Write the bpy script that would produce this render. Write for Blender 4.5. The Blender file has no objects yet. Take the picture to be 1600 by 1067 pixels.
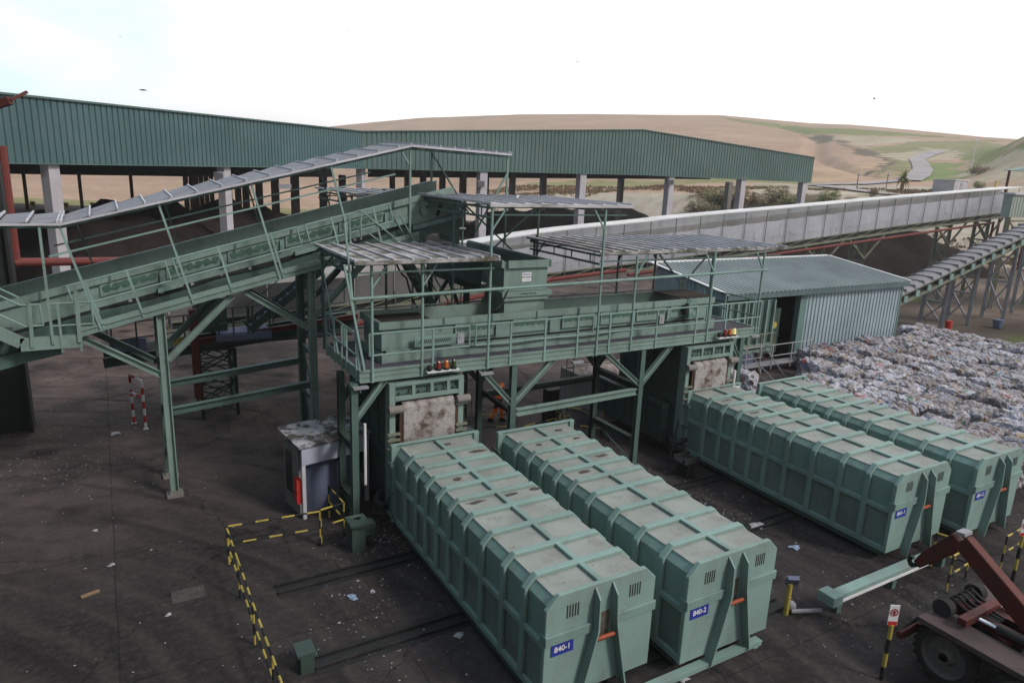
import bpy, math, random
import numpy as np
from mathutils import Vector, Matrix, noise
scene = bpy.context.scene
col = scene.collection
rad = math.radians
# ------------------------------------------------------------------ camera
CAM = Vector((-6.15, -8.86, 9.762))
FPX, PITCH, ROLL, YAW = 1086.6, .243, .041, .533
_c, _s = math.cos(PITCH), math.sin(PITCH)
_r = Vector((1, 0, 0)); _f = Vector((0, _c, -_s)); _u = Vector((0, _s, _c))
_cr, _sr = math.cos(ROLL), math.sin(ROLL)
_r, _u = _cr*_r + _sr*_u, -_sr*_r + _cr*_u
_rz = Matrix.Rotation(-YAW, 3, 'Z')
RGT, FWD, UPV = _rz @ _r, _rz @ _f, _rz @ _u
cam = bpy.data.cameras.new('camera'); camo = bpy.data.objects.new('camera', cam); col.objects.link(camo)
camo.matrix_world = Matrix(((RGT.x, UPV.x, -FWD.x, CAM.x), (RGT.y, UPV.y, -FWD.y, CAM.y), (RGT.z, UPV.z, -FWD.z, CAM.z), (0, 0, 0, 1)))
cam.sensor_width = 36; cam.lens = 36*FPX/1600; cam.clip_start = .1; cam.clip_end = 6000
scene.camera = camo
# ------------------------------------------------------------------ world, sun, exposure
SUN_DIR = Vector((.45, -.75, .75)).normalized()
world = bpy.data.worlds.new('World'); scene.world = world; world.use_nodes = True
nt = world.node_tree; N = nt.nodes; L = nt.links
bg = N['Background']; bg.inputs['Strength'].default_value = .1
sky = N.new('ShaderNodeTexSky'); sky.sky_type = 'NISHITA'; sky.sun_disc = False
sky.sun_elevation = math.asin(SUN_DIR.z); sky.sun_rotation = math.atan2(SUN_DIR.x, SUN_DIR.y)
tc = N.new('ShaderNodeTexCoord'); mp = N.new('ShaderNodeMapping'); mp.inputs['Scale'].default_value = (1, 1, 2.6)
no = N.new('ShaderNodeTexNoise'); no.inputs['Scale'].default_value = 2.1; no.inputs['Detail'].default_value = 6; no.inputs['Roughness'].default_value = .5
rp = N.new('ShaderNodeValToRGB'); rp.color_ramp.elements[0].position = .36; rp.color_ramp.elements[1].position = .56
mp.inputs['Location'].default_value = (.35, .6, .1)
n2 = N.new('ShaderNodeTexNoise'); n2.inputs['Scale'].default_value = 3.2; n2.inputs['Detail'].default_value = 5
rc = N.new('ShaderNodeValToRGB')
rc.color_ramp.elements[0].position = .3; rc.color_ramp.elements[0].color = (.87, .872, .89, 1)
rc.color_ramp.elements[1].position = .62; rc.color_ramp.elements[1].color = (1, .99, .97, 1)
sc = N.new('ShaderNodeMix'); sc.data_type = 'RGBA'; sc.blend_type = 'MULTIPLY'; sc.inputs[0].default_value = 1; sc.inputs[7].default_value = (13.4, 13.2, 13.2, 1)
blu = N.new('ShaderNodeMix'); blu.data_type = 'RGBA'; blu.blend_type = 'ADD'; blu.inputs[0].default_value = 1; blu.inputs[7].default_value = (4.0, 5.4, 6.2, 1)
mx = N.new('ShaderNodeMix'); mx.data_type = 'RGBA'
L.new(tc.outputs['Generated'], mp.inputs['Vector']); L.new(mp.outputs['Vector'], no.inputs['Vector']); L.new(mp.outputs['Vector'], n2.inputs['Vector'])
dt = N.new('ShaderNodeVectorMath'); dt.operation = 'DOT_PRODUCT'; dt.inputs[1].default_value = (RGT.x, RGT.y, -.55); L.new(tc.outputs['Generated'], dt.inputs[0])
ma = N.new('ShaderNodeMath'); ma.operation = 'MULTIPLY_ADD'; ma.inputs[1].default_value = .45; L.new(dt.outputs['Value'], ma.inputs[0]); ad0 = N.new('ShaderNodeMath'); ad0.operation = 'ADD'; ad0.inputs[1].default_value = .19; L.new(no.outputs['Fac'], ad0.inputs[0]); L.new(ad0.outputs[0], ma.inputs[2])
L.new(ma.outputs[0], rp.inputs['Fac']); L.new(n2.outputs['Fac'], rc.inputs['Fac']); L.new(rc.outputs['Color'], sc.inputs[6])
L.new(sky.outputs['Color'], blu.inputs[6])
L.new(rp.outputs['Color'], mx.inputs[0]); L.new(blu.outputs[2], mx.inputs[6]); L.new(sc.outputs[2], mx.inputs[7]); hf_ = Vector((FWD.x, FWD.y, 0)).normalized(); D_ = (hf_+RGT*.35).normalized()
dd = N.new('ShaderNodeVectorMath'); dd.operation = 'DOT_PRODUCT'; dd.inputs[1].default_value = (D_.x, D_.y, D_.z); L.new(tc.outputs['Generated'], dd.inputs[0])
dr = N.new('ShaderNodeMapRange'); dr.inputs[1].default_value = -.5; dr.inputs[2].default_value = .35; dr.inputs[3].default_value = .42; dr.inputs[4].default_value = 1; L.new(dd.outputs['Value'], dr.inputs[0])
gl = N.new('ShaderNodeMix'); gl.data_type = 'RGBA'; gl.blend_type = 'MULTIPLY'; gl.inputs[0].default_value = 1; L.new(mx.outputs[2], gl.inputs[6]); L.new(dr.outputs[0], gl.inputs[7])
L.new(gl.outputs[2], bg.inputs['Color'])
sl = bpy.data.lights.new('sun', 'SUN'); so = bpy.data.objects.new('sun', sl); col.objects.link(so)
sl.energy = 2.1; sl.angle = rad(11); sl.color = (1, .95, .88); so.rotation_euler = SUN_DIR.to_track_quat('Z', 'Y').to_euler(); so.location = (0, -20, 40)
scene.view_settings.view_transform = 'Standard'; scene.view_settings.look = 'None'; scene.view_settings.exposure = .16; scene.view_settings.gamma = 1

# ------------------------------------------------------------------ helpers
def ray(px, py): return FWD + RGT*((px-800)/FPX) - UPV*((py-533.5)/FPX)
def at(px, py, ax, val):
    d = ray(px, py); i = 'xyz'.index(ax); return CAM + d*((val-CAM[i])/d[i])
def dep(px, py, d): return CAM + ray(px, py)*d
V = Vector
def v3(a): return Vector(a)
class MB:
    def __init__(s): s.v = []; s.f = []; s.m = []
    def add(s, vs, fs, mi=0):
        b = len(s.v); s.v += [tuple(x) for x in vs]; s.f += [tuple(i+b for i in f) for f in fs]; s.m += [mi]*len(fs); return s
    def box(s, x0, y0, z0, x1, y1, z1, mi=0):
        return s.add([(x0,y0,z0),(x1,y0,z0),(x1,y1,z0),(x0,y1,z0),(x0,y0,z1),(x1,y0,z1),(x1,y1,z1),(x0,y1,z1)],
                     [(0,3,2,1),(4,5,6,7),(0,1,5,4),(1,2,6,5),(2,3,7,6),(3,0,4,7)], mi)
    def obox(s, c, a, b, d, mi=0):
        c, a, b, d = map(v3, (c, a, b, d)); vs = []
        for k in (-1, 1):
            for (i, j) in ((-1,-1),(1,-1),(1,1),(-1,1)): vs.append(c+a*i+b*j+d*k)
        return s.add(vs, [(0,3,2,1),(4,5,6,7),(0,1,5,4),(1,2,6,5),(2,3,7,6),(3,0,4,7)], mi)
    def beam(s, p, q, w, h, up=(0,0,1), mi=0):
        p, q = v3(p), v3(q); d = q-p; up = v3(up)
        if abs(d.normalized().dot(up)) > .97: up = V((0, 1, 0))
        sd = d.cross(up).normalized(); n = sd.cross(d).normalized()
        return s.obox((p+q)/2, sd*(w/2), n*(h/2), d/2, mi)
    def hbeam(s, p, q, w, h, up=(0,0,1), t=.02, mi=0):
        p, q = v3(p), v3(q); d = q-p; up = v3(up)
        if abs(d.normalized().dot(up)) > .97: up = V((0, 1, 0))
        sd = d.cross(up).normalized(); n = sd.cross(d).normalized(); c = (p+q)/2
        s.obox(c+n*(h/2-t/2), sd*(w/2), n*(t/2), d/2, mi); s.obox(c-n*(h/2-t/2), sd*(w/2), n*(t/2), d/2, mi)
        return s.obox(c, sd*(t*.4), n*(h/2-t-.001), d/2*.998, mi)
    def tube(s, p, q, r, n=8, r2=None, mi=0):
        p, q = v3(p), v3(q); d = (q-p)
        if d.length < 1e-6: return s
        d.normalize(); a = d.orthogonal().normalized(); b = d.cross(a); r2 = r if r2 is None else r2
        vs = [p+(a*math.cos(2*math.pi*i/n)+b*math.sin(2*math.pi*i/n))*r for i in range(n)] + [q+(a*math.cos(2*math.pi*i/n)+b*math.sin(2*math.pi*i/n))*r2 for i in range(n)]
        return s.add(vs, [(i, (i+1) % n, n+(i+1) % n, n+i) for i in range(n)] + [tuple(reversed(range(n))), tuple(range(n, 2*n))], mi)
    def path(s, pts, r, n=8, mi=0):
        for a, b in zip(pts, pts[1:]): s.tube(a, b, r, n, mi=mi)
        return s
    def prism(s, poly, ext, mi=0):
        ext = v3(ext); n = len(poly); p = [v3(x) for x in poly]
        return s.add(p+[x+ext for x in p], [tuple(reversed(range(n))), tuple(range(n, 2*n))]+[(i, (i+1) % n, n+(i+1) % n, n+i) for i in range(n)], mi)
    def sphere(s, c, r, nu=10, nv=6, sc=(1,1,1), mi=0):
        c = v3(c); vs = [c+V((0,0,-r*sc[2]))]
        for j in range(1, nv):
            t = -math.pi/2+math.pi*j/nv
            for i in range(nu):
                p = 2*math.pi*i/nu; vs.append(c+V((r*sc[0]*math.cos(t)*math.cos(p), r*sc[1]*math.cos(t)*math.sin(p), r*sc[2]*math.sin(t))))
        vs.append(c+V((0,0,r*sc[2]))); fs = []
        for i in range(nu): fs.append((0, 1+(i+1) % nu, 1+i))
        for j in range(nv-2):
            for i in range(nu):
                a = 1+j*nu; fs.append((a+i, a+(i+1) % nu, a+nu+(i+1) % nu, a+nu+i))
        a = 1+(nv-2)*nu
        for i in range(nu): fs.append((a+i, a+(i+1) % nu, len(vs)-1))
        return s.add(vs, fs, mi)
    def build(s, name, mats, parent=None, loc=None, smooth=False, bevel=0):
        if parent is not None:
            o0 = parent
            while o0.parent: o0 = o0.parent
            base = V(o0.location)
        else: base = V(loc) if loc is not None else V((0, 0, 0))
        me = bpy.data.meshes.new(name)
        me.from_pydata([(x[0]-base.x, x[1]-base.y, x[2]-base.z) for x in s.v], [], s.f)
        mats = mats if isinstance(mats, (list, tuple)) else [mats]
        for m in mats: me.materials.append(m)
        if len(mats) > 1: me.polygons.foreach_set('material_index', s.m)
        if smooth: me.polygons.foreach_set('use_smooth', [True]*len(me.polygons))
        me.update()
        o = bpy.data.objects.new(name, me); col.objects.link(o)
        if parent is not None: o.parent = parent
        else: o.location = base
        if bevel:
            b = o.modifiers.new('bevel', 'BEVEL'); b.width = bevel; b.segments = 1; b.limit_method = 'ANGLE'; b.angle_limit = rad(40)
        return o
def tag(o, label=None, cat=None, group=None, kind=None):
    if label: o['label'] = label
    if cat: o['category'] = cat
    if group: o['group'] = group
    if kind: o['kind'] = kind
    return o
def thing(name, label, cat, loc, group=None):
    o = bpy.data.objects.new(name, None); col.objects.link(o); o.location = loc; o.empty_display_size = .3
    return tag(o, label, cat, group)
def copy_tree(o, parent=None):
    c = o.copy(); col.objects.link(c)
    if parent is not None: c.parent = parent
    for ch in list(o.children): copy_tree(ch, c)
    return c
def text_mesh(txt, size, mat, parent, name, origin, xdir, ydir, thick=.004, world_base=None):
    cu = bpy.data.curves.new('t', 'FONT'); cu.body = txt; cu.size = size; cu.align_x = 'CENTER'; cu.align_y = 'CENTER'; cu.extrude = thick; cu.offset = size*.018
    t = bpy.data.objects.new('t', cu); col.objects.link(t)
    dg = bpy.context.evaluated_depsgraph_get(); me = bpy.data.meshes.new_from_object(t.evaluated_get(dg))
    bpy.data.objects.remove(t)
    x = v3(xdir).normalized(); y = v3(ydir).normalized(); z = x.cross(y)
    o0 = parent
    while o0.parent: o0 = o0.parent
    og = v3(origin)-V(o0.location)
    me.transform(Matrix(((x.x, y.x, z.x, og.x), (x.y, y.y, z.y, og.y), (x.z, y.z, z.z, og.z), (0, 0, 0, 1))))
    me.materials.clear(); me.materials.append(mat)
    o = bpy.data.objects.new(name, me); col.objects.link(o); o.parent = parent
    return o

# ------------------------------------------------------------------ materials
def newmat(name):
    m = bpy.data.materials.new(name); m.use_nodes = True; t = m.node_tree; return m, t.nodes, t.links, t.nodes['Principled BSDF']
def mixn(N, L, fac, a, b, blend='MIX'):
    x = N.new('ShaderNodeMix'); x.data_type = 'RGBA'; x.blend_type = blend
    for sock, val in ((0, fac), (6, a), (7, b)):
        if hasattr(val, 'links') or hasattr(val, 'is_linked'): L.new(val, x.inputs[sock])
        elif sock == 0: x.inputs[0].default_value = val
        else: x.inputs[sock].default_value = (*val, 1) if len(val) == 3 else val
    return x.outputs[2]
def noisen(N, L, vec, scale, detail=5, rough=.6, lo=.4, hi=.6):
    n = N.new('ShaderNodeTexNoise'); n.inputs['Scale'].default_value = scale; n.inputs['Detail'].default_value = detail; n.inputs['Roughness'].default_value = rough
    if vec is not None: L.new(vec, n.inputs['Vector'])
    r = N.new('ShaderNodeMapRange'); r.inputs[1].default_value = lo; r.inputs[2].default_value = hi; L.new(n.outputs['Fac'], r.inputs[0])
    return r.outputs[0]
def coords(N, L, scale=(1, 1, 1), kind='Object'):
    t = N.new('ShaderNodeTexCoord'); m = N.new('ShaderNodeMapping'); m.inputs['Scale'].default_value = scale; L.new(t.outputs[kind], m.inputs['Vector']); return m.outputs['Vector']
def paint(name, c, dirt=(.06, .05, .045), amt=.45, scale=1.6, rough=.55, metal=0, streak=True, fine=.25, bump=.15, lo=.5, hi=.72):
    m, N, L, B = newmat(name)
    v = coords(N, L)
    a = noisen(N, L, v, scale, 8, .65, lo, hi)
    c1 = mixn(N, L, noisen(N, L, v, scale*.45, 3, .5, .35, .65), c, tuple(x*.8 for x in c))
    if streak:
        vs = coords(N, L, (5, 5, .35)); st = noisen(N, L, vs, 1.5, 5, .6, .55, .75)
        ad = N.new('ShaderNodeMath'); ad.operation = 'MAXIMUM'; L.new(a, ad.inputs[0]); mu = N.new('ShaderNodeMath'); mu.operation = 'MULTIPLY'; mu.inputs[1].default_value = .6; L.new(st, mu.inputs[0]); L.new(mu.outputs[0], ad.inputs[1]); a = ad.outputs[0]
    fa = N.new('ShaderNodeMath'); fa.operation = 'MULTIPLY'; fa.inputs[1].default_value = amt; L.new(a, fa.inputs[0])
    c2 = mixn(N, L, fa.outputs[0], c1, dirt)
    fg = noisen(N, L, v, 24, 3, .6, .55, .75); fm = N.new('ShaderNodeMath'); fm.operation = 'MULTIPLY'; fm.inputs[1].default_value = fine; L.new(fg, fm.inputs[0])
    c3 = mixn(N, L, fm.outputs[0], c2, dirt)
    if name.startswith(('container_g', 'steel', 'mid_steel', 'teal', 'pale_teal')):
        rs = noisen(N, L, coords(N, L, (4, 4, .5)), 2.2, 6, .7, .62, .74); rm = N.new('ShaderNodeMath'); rm.operation = 'MULTIPLY'; rm.inputs[1].default_value = .5; L.new(rs, rm.inputs[0])
        c3 = mixn(N, L, rm.outputs[0], c3, (.10, .06, .045) if not 'teal' in name else (.26, .29, .29))
        ed = noisen(N, L, v, 3.2, 7, .75, .60, .68); em = N.new('ShaderNodeMath'); em.operation = 'MULTIPLY'; em.inputs[1].default_value = .35 if not 'teal' in name else .1; L.new(ed, em.inputs[0]); c3 = mixn(N, L, em.outputs[0], c3, (.09, .075, .06))
    L.new(c3, B.inputs['Base Color']); B.inputs['Metallic'].default_value = metal
    rr = N.new('ShaderNodeMapRange'); rr.inputs[3].default_value = rough; rr.inputs[4].default_value = min(1, rough+.3); L.new(a, rr.inputs[0]); L.new(rr.outputs[0], B.inputs['Roughness'])
    B.inputs['Specular IOR Level'].default_value = .22
    if bump:
        bn = N.new('ShaderNodeBump'); bn.inputs['Strength'].default_value = bump; bn.inputs['Distance'].default_value = .02
        nz = N.new('ShaderNodeTexNoise'); nz.inputs['Scale'].default_value = 7; nz.inputs['Detail'].default_value = 6; L.new(v, nz.inputs['Vector']); L.new(nz.outputs['Fac'], bn.inputs['Height']); L.new(bn.outputs['Normal'], B.inputs['Normal'])
    return m
G_LITE = paint('container_green', (.195, .30, .277), (.11, .108, .10), .5, 1.3, .55, fine=.25)
G_LITE2 = paint('container_green_faded', (.22, .33, .306), (.17, .165, .155), .5, 1.1, .55, fine=.25)
G_LOW = paint('container_lower_panel', (.17, .235, .21), (.135, .12, .112), .6, 1.2, .7, fine=.2)
G_TOP = paint('container_dusty_roof', (.285, .305, .285), (.16, .155, .14), .65, 2.0, .85, streak=False, fine=.3)
G_DEB = paint('wet_grime', (.09, .075, .065), (.05, .042, .036), .6, 6, .8, streak=False, fine=.6)
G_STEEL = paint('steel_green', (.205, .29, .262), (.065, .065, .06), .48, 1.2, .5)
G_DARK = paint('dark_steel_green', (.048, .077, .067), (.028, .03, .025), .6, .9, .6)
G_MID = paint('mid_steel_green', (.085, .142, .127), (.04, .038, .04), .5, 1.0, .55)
G_LEAF = paint('leaf_motif_green', (.065, .13, .10), (.05, .05, .04), .3, 2, .6)
DECK = paint('grating', (.085, .08, .105), (.045, .04, .045), .5, 3, .8, streak=False, fine=.5)
BELT = paint('rubber_belt', (.025, .023, .023), (.06, .05, .045), .5, 3, .85, streak=False)
RUSTIN = paint('rusty_interior', (.05, .042, .036), (.10, .07, .05), .5, 1.5, .85)
ROOFW = paint('dirty_white_sheet', (.46, .44, .45), (.085, .078, .055), 1, 1.5, .75, streak=False, fine=.8, lo=.38, hi=.60)
ROOFX = paint('grey_white_sheet', (.52, .50, .53), (.17, .16, .15), .8, 1.4, .7, streak=False, fine=.6, lo=.46, hi=.66)
ROOFL = paint('pale_lilac_sheet', (.235, .225, .25), (.16, .15, .15), .5, 1.2, .6, streak=False, fine=.2)
RIBW = paint('pale_rib', (.52, .51, .56), (.2, .19, .19), .4, 2, .5, streak=False)
WHITE = paint('white_roof_metal', (.68, .665, .665), (.33, .31, .29), .45, .6, .5, streak=False, fine=.05)
TARP = paint('grey_sheeting', (.37, .375, .425), (.25, .25, .28), .5, .7, .55, streak=True, fine=.05, bump=.3)
TARP2 = paint('grey_sheeting_dull', (.82, .78, .75), (.6, .55, .5), .5, .7, .6, fine=.05)
_t = TARP2.node_tree; _b = _t.nodes['Principled BSDF']; _tr = _t.nodes.new('ShaderNodeBsdfTranslucent'); _mx = _t.nodes.new('ShaderNodeMixShader'); _mx.inputs[0].default_value = .7
_t.links.new(_b.inputs['Base Color'].links[0].from_socket, _tr.inputs['Color']); _t.links.new(_b.outputs[0], _mx.inputs[1]); _t.links.new(_tr.outputs[0], _mx.inputs[2]); _t.links.new(_mx.outputs[0], _t.nodes['Material Output'].inputs[0])
TEAL = paint('teal_cladding', (.07, .132, .142), (.11, .16, .17), .45, .3, .5, fine=.05, bump=0)
TEAL2 = paint('teal_cladding_weathered', (.09, .152, .142), (.14, .17, .165), .45, .3, .5, fine=.05, bump=0)
SHEDW = paint('pale_teal_cladding', (.33, .41, .455), (.16, .2, .21), .4, .7, .5, fine=.08, bump=0)
SHEDR = paint('pale_roof_sheet', (.25, .29, .30), (.16, .17, .175), .4, .6, .5, streak=False, fine=.1, bump=0)
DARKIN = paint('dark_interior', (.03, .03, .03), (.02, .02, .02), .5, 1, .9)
BLACK = paint('black_steel', (.022, .024, .026), (.05, .045, .04), .4, 1.2, .6)
CONC = paint('concrete_column', (.46, .44, .48), (.22, .2, .19), .45, .8, .8, fine=.1)
CONCD = paint('stained_concrete_column', (.10, .075, .065), (.05, .04, .035), .5, .8, .85, fine=.1)
CONCB = paint('raw_concrete', (.22, .20, .19), (.1, .09, .08), .5, 1.2, .9, streak=False)
RED = paint('red_pipe', (.16, .038, .034), (.1, .03, .025), .45, 1.5, .5)
DRED = paint('dark_red_steel', (.11, .03, .025), (.04, .025, .02), .5, 1.5, .55)
RUST = paint('rusty_gate', (.37, .345, .345), (.085, .052, .038), 1, 2.4, .8, fine=.8, lo=.47, hi=.64)
RUSTD = paint('rust', (.075, .04, .03), (.05, .03, .02), .6, 4, .85)
GREY = paint('grey_galvanised', (.30, .30, .33), (.15, .14, .13), .4, 2, .5)
OLIVE = paint('olive_galvanised', (.20, .21, .16), (.1, .1, .08), .4, 2, .55)
YEL = paint('safety_yellow', (.42, .33, .075), (.12, .09, .04), .6, 3, .5, streak=False)
BLK = paint('safety_black', (.02, .02, .022), (.05, .05, .05), .3, 3, .5, streak=False)
ORG = paint('hi_vis_orange', (.95, .19, .05), (.7, .12, .04), .2, 5, .8, streak=False)
WHT = paint('white_paint', (.74, .73, .75), (.4, .38, .36), .3, 3, .5, streak=False)
REDP = paint('red_paint', (.48, .035, .03), (.2, .03, .02), .3, 3, .5, streak=False)
BLUE = paint('blue_label', (.03, .045, .30), (.05, .06, .2), .2, 6, .4, streak=False)
BLUEG = paint('dusty_blue_panel', (.12, .14, .22), (.08, .08, .09), .5, 1.5, .7)
TYRE = paint('tyre_rubber', (.03, .027, .028), (.07, .06, .055), .5, 4, .85, streak=False)
TRED = paint('truck_red', (.10, .021, .018), (.038, .028, .025), .95, 2.6, .5)
TBRN = paint('truck_dusty_plate', (.085, .06, .06), (.045, .05, .045), .5, 2.2, .7, streak=False)
SKIN = paint('skin', (.45, .27, .19), (.3, .18, .13), .3, 8, .5, streak=False)
NAVY = paint('navy_trousers', (.02, .022, .03), (.03, .03, .03), .3, 8, .8, streak=False)
FEA = paint('white_feathers', (.6, .58, .56), (.3, .28, .26), .4, 20, .8, streak=False, bump=0)
FEAB = paint('dark_feathers', (.04, .04, .045), (.02, .02, .02), .4, 20, .8, streak=False, bump=0)
WOOD = paint('wood_plank', (.24, .16, .10), (.12, .08, .05), .5, 6, .8, streak=False)
def lens_mat(name, c, e=0):
    m, N, L, B = newmat(name); B.inputs['Base Color'].default_value = (*c, 1); B.inputs['Roughness'].default_value = .2
    if e: B.inputs['Emission Color'].default_value = (*c, 1); B.inputs['Emission Strength'].default_value = e
    return m
LRED = lens_mat('red_lens', (.18, .02, .02)); LAMB = lens_mat('amber_lens', (.45, .11, .02)); LGRN = lens_mat('green_lens', (.03, .06, .02)); LON = lens_mat('lit_lens', (.75, .62, .25), .35)
GLASS = lens_mat('dark_glass', (.02, .025, .03))
# ------------------------------------------------------------------ ground and terrain
random.seed(7)
def interp(x, pts):
    if x <= pts[0][0]: return pts[0][1]
    for (a, ya), (b, yb) in zip(pts, pts[1:]):
        if x <= b:
            t = (x-a)/(b-a); return ya+(yb-ya)*t
    return pts[-1][1]
def sst(t): t = max(0, min(1, t)); return t*t*(3-2*t)
HF = V((FWD.x, FWD.y, 0)).normalized(); HR = V((HF.y, -HF.x, 0))
# crest height of the hill (m) and its distance along each bearing (lateral / forward ratio)
CREST = [(-2.2, 60), (-.73, 13), (-.45, 25), (-.24, 49), (-.14, 59), (0, 67), (.09, 70), (.27, 74), (.45, 68), (.63, 55.5), (.72, 51), (1.1, 42), (2.2, 40)]
BANKH = [(-.3, 0), (-.12, 1.5), (0, 4.2), (.09, 5.4), (.2, 6), (.45, 7.5), (.7, 7.5), (2, 7)]
BANKD = [(-.3, 135), (0, 138), (.1, 142), (.3, 124), (.45, 108), (.6, 98), (.8, 92), (2, 90)]
def height(x, y):
    d = V((x-CAM.x, y-CAM.y, 0)); f = d.dot(HF); l = d.dot(HR)
    if f < 60: return -.05
    q = l/f
    bd = interp(q, BANKD); bh = interp(q, BANKH); cz = interp(q, CREST); cd = 800 if q < .4 else 800-(q-.4)*500
    cd = max(cd, 420)
    n1 = noise.noise((x*.05, y*.05, 0)); n2 = noise.noise((x*.012, y*.012, 3))
    z = -.05+bh*sst((f-bd)/(16+3*n2))
    t = (f-bd-14)/(cd-bd-14)
    if t > 0:
        if t <= 1: z += (cz-bh)*(.35*t+.65*sst(t**1.15))*(1+.0*n1) + 2.2*n2*min(1, t*4)*(1-t)
        else: z += (cz-bh)*(1-.35*(t-1)**1.5) if t < 2.6 else (cz-bh)*.3
    if f > bd and bh > .5: z += .35*n1*sst((f-bd)/10)*(1 if f < bd+60 else .3)
    # nearer green knoll on the right
    if q > .5:
        k = sst((q-.60)/.14)*sst((f-150)/90)*(1-sst((f-300)/160)); z += 17*k
    # dry gully
    if q > .35 and f > 200:
        g = abs(q-(.50-.00042*(f-200)+.03*math.sin(f*.015)))
        z -= 3.0*max(0, 1-g/.02)*sst((f-200)/60)
    return z
def on_terrain(px, py, d0=60, d1=1200):
    r = ray(px, py); d = d0; prev = d0
    while d < d1:
        p = CAM+r*d
        if p.z <= height(p.x, p.y): return V((p.x, p.y, height(p.x, p.y)))
        d *= 1.006
    return None
def world_poly(pts):
    out = []
    for p in pts:
        w = on_terrain(*p)
        if w is not None: out.append((w.x, w.y))
    return out
def inside(x, y, poly):
    c = False; n = len(poly); j = n-1
    for i in range(n):
        xi, yi = poly[i]; xj, yj = poly[j]
        if (yi > y) != (yj > y) and x < (xj-xi)*(y-yi)/(yj-yi)+xi: c = not c
        j = i
    return c
TAN = (.40, .275, .21); TAN2 = (.45, .32, .25); STRAW = (.45, .325, .23); GRN = (.19, .215, .085); GRN2 = (.20, .255, .105); SCRUB = (.16, .13, .085); BANK = (.44, .385, .33); DRK = (.15, .13, .10); SOIL = (.085, .07, .064); OLV = (.24, .23, .12); PALE = (.42, .36, .28)
FIELDS = [
 (world_poly([(1115, 184), (1180, 196), (1260, 208), (1330, 212), (1420, 214), (1500, 216), (1490, 205), (1300, 190), (1150, 178)]), GRN),
 (world_poly([(1240, 207), (1300, 209), (1315, 226), (1350, 236), (1390, 243), (1392, 250), (1350, 243), (1290, 224)]), DRK),
 (world_poly([(1310, 214), (1420, 216), (1440, 222), (1370, 226), (1345, 230), (1320, 225)]), PALE),
 (world_poly([(1345, 232), (1440, 222), (1560, 219), (1570, 240), (1500, 244), (1480, 232), (1420, 236), (1400, 246)]), OLV),
 (world_poly([(1380, 240), (1450, 232), (1500, 236), (1490, 250), (1440, 250), (1400, 252)]), PALE),
 (world_poly([(1262, 262), (1340, 258), (1390, 250), (1385, 262), (1360, 280), (1268, 287), (1262, 280)]), STRAW),
 (world_poly([(1390, 247), (1405, 246), (1400, 258), (1380, 275), (1362, 278)]), DRK),
 (world_poly([(1400, 250), (1440, 255), (1420, 268), (1405, 282), (1392, 272)]), OLV),
 (world_poly([(1455, 254), (1500, 256), (1515, 276), (1490, 284), (1420, 284), (1445, 270)]), GRN2),
 (world_poly([(1495, 246), (1530, 234), (1560, 228), (1600, 224), (1640, 222), (1660, 262), (1560, 262), (1520, 258)]), GRN),
 (world_poly([(1515, 262), (1640, 262), (1640, 290), (1520, 290)]), PALE),
 (world_poly([(840, 284), (1000, 283), (1180, 277), (1260, 284), (1260, 290), (1150, 284), (1000, 292), (840, 292)]), OLV),
]
me = bpy.data.meshes.new('terrain')
qs = np.concatenate([np.linspace(-2.4, -.9, 16)[:-1], np.linspace(-.9, .95, 330), np.linspace(.95, 2.4, 14)[1:]])
ds = [-60, -20, 10] + list(np.linspace(25, 69, 40)) + list(np.exp(np.linspace(math.log(70), math.log(1900), 210)))
vs, cs = [], []
for d in ds:
    for q in qs:
        dd = d if d > 0 else d
        p = HF*dd+HR*(q*max(abs(dd), 60)); x, y = CAM.x+p.x, CAM.y+p.y
        z = height(x, y); vs.append((x, y, z))
        f = dd; bd = interp(q, BANKD); bh = interp(q, BANKH)
        n1 = noise.noise((x*.03, y*.03, 1)); n2 = noise.noise((x*.2, y*.2, 5))
        if f < bd-4:
            k2 = sst(.5+1.6*noise.noise((x*.09, y*.22, 4))); c = tuple(a*(1-k2)+b_*k2 for a, b_ in zip(SOIL, (.20, .155, .13))) if q > .42 else SOIL
            if q > .42 and noise.noise((x*.13, y*.13, 8)) > .34: c = (.10, .12, .05)
        elif f < bd+17 and bh > 1: c = BANK if n1+.5*n2 > -.1 else SCRUB
        elif f < bd+10: c = OLV
        else:
            w = .5+.5*math.sin((f*.9+8*noise.noise((x*.01, y*.01, 9)))*.05)
            c = tuple(a*(1-w*.5)+b*w*.5 for a, b in zip(TAN, TAN2))
            if q > .33 and f < bd+70: c = tuple(a*.5+b*.5 for a, b in zip(BANK, OLV)) if n1 > 0 else BANK
            for poly, pc in FIELDS:
                if inside(x+9*n1+3*n2, y+9*n2-6*n1, poly): c = pc
        k = 1+.12*n1+.1*n2; cs.append((c[0]*k, c[1]*k, c[2]*k, 1))
nq = len(qs)
fs = [(j*nq+i, j*nq+i+1, (j+1)*nq+i+1, (j+1)*nq+i) for j in range(len(ds)-1) for i in range(nq-1)]
me.from_pydata(vs, [], fs); ca = me.color_attributes.new('field', 'FLOAT_COLOR', 'POINT'); ca.data.foreach_set('color', np.array(cs, dtype=np.float32).ravel())
me.polygons.foreach_set('use_smooth', [True]*len(fs))
m, N_, L_, B_ = newmat('farmland')
at_ = N_.new('ShaderNodeAttribute'); at_.attribute_name = 'field'
v_ = coords(N_, L_)
f1 = noisen(N_, L_, v_, .5, 8, .7, .3, .75); f2 = noisen(N_, L_, coords(N_, L_, (.02, .35, .1)), 1, 6, .6, .35, .65)
f3 = noisen(N_, L_, coords(N_, L_, (.035, .035, .035)), 1, 9, .75, .36, .66)
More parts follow.
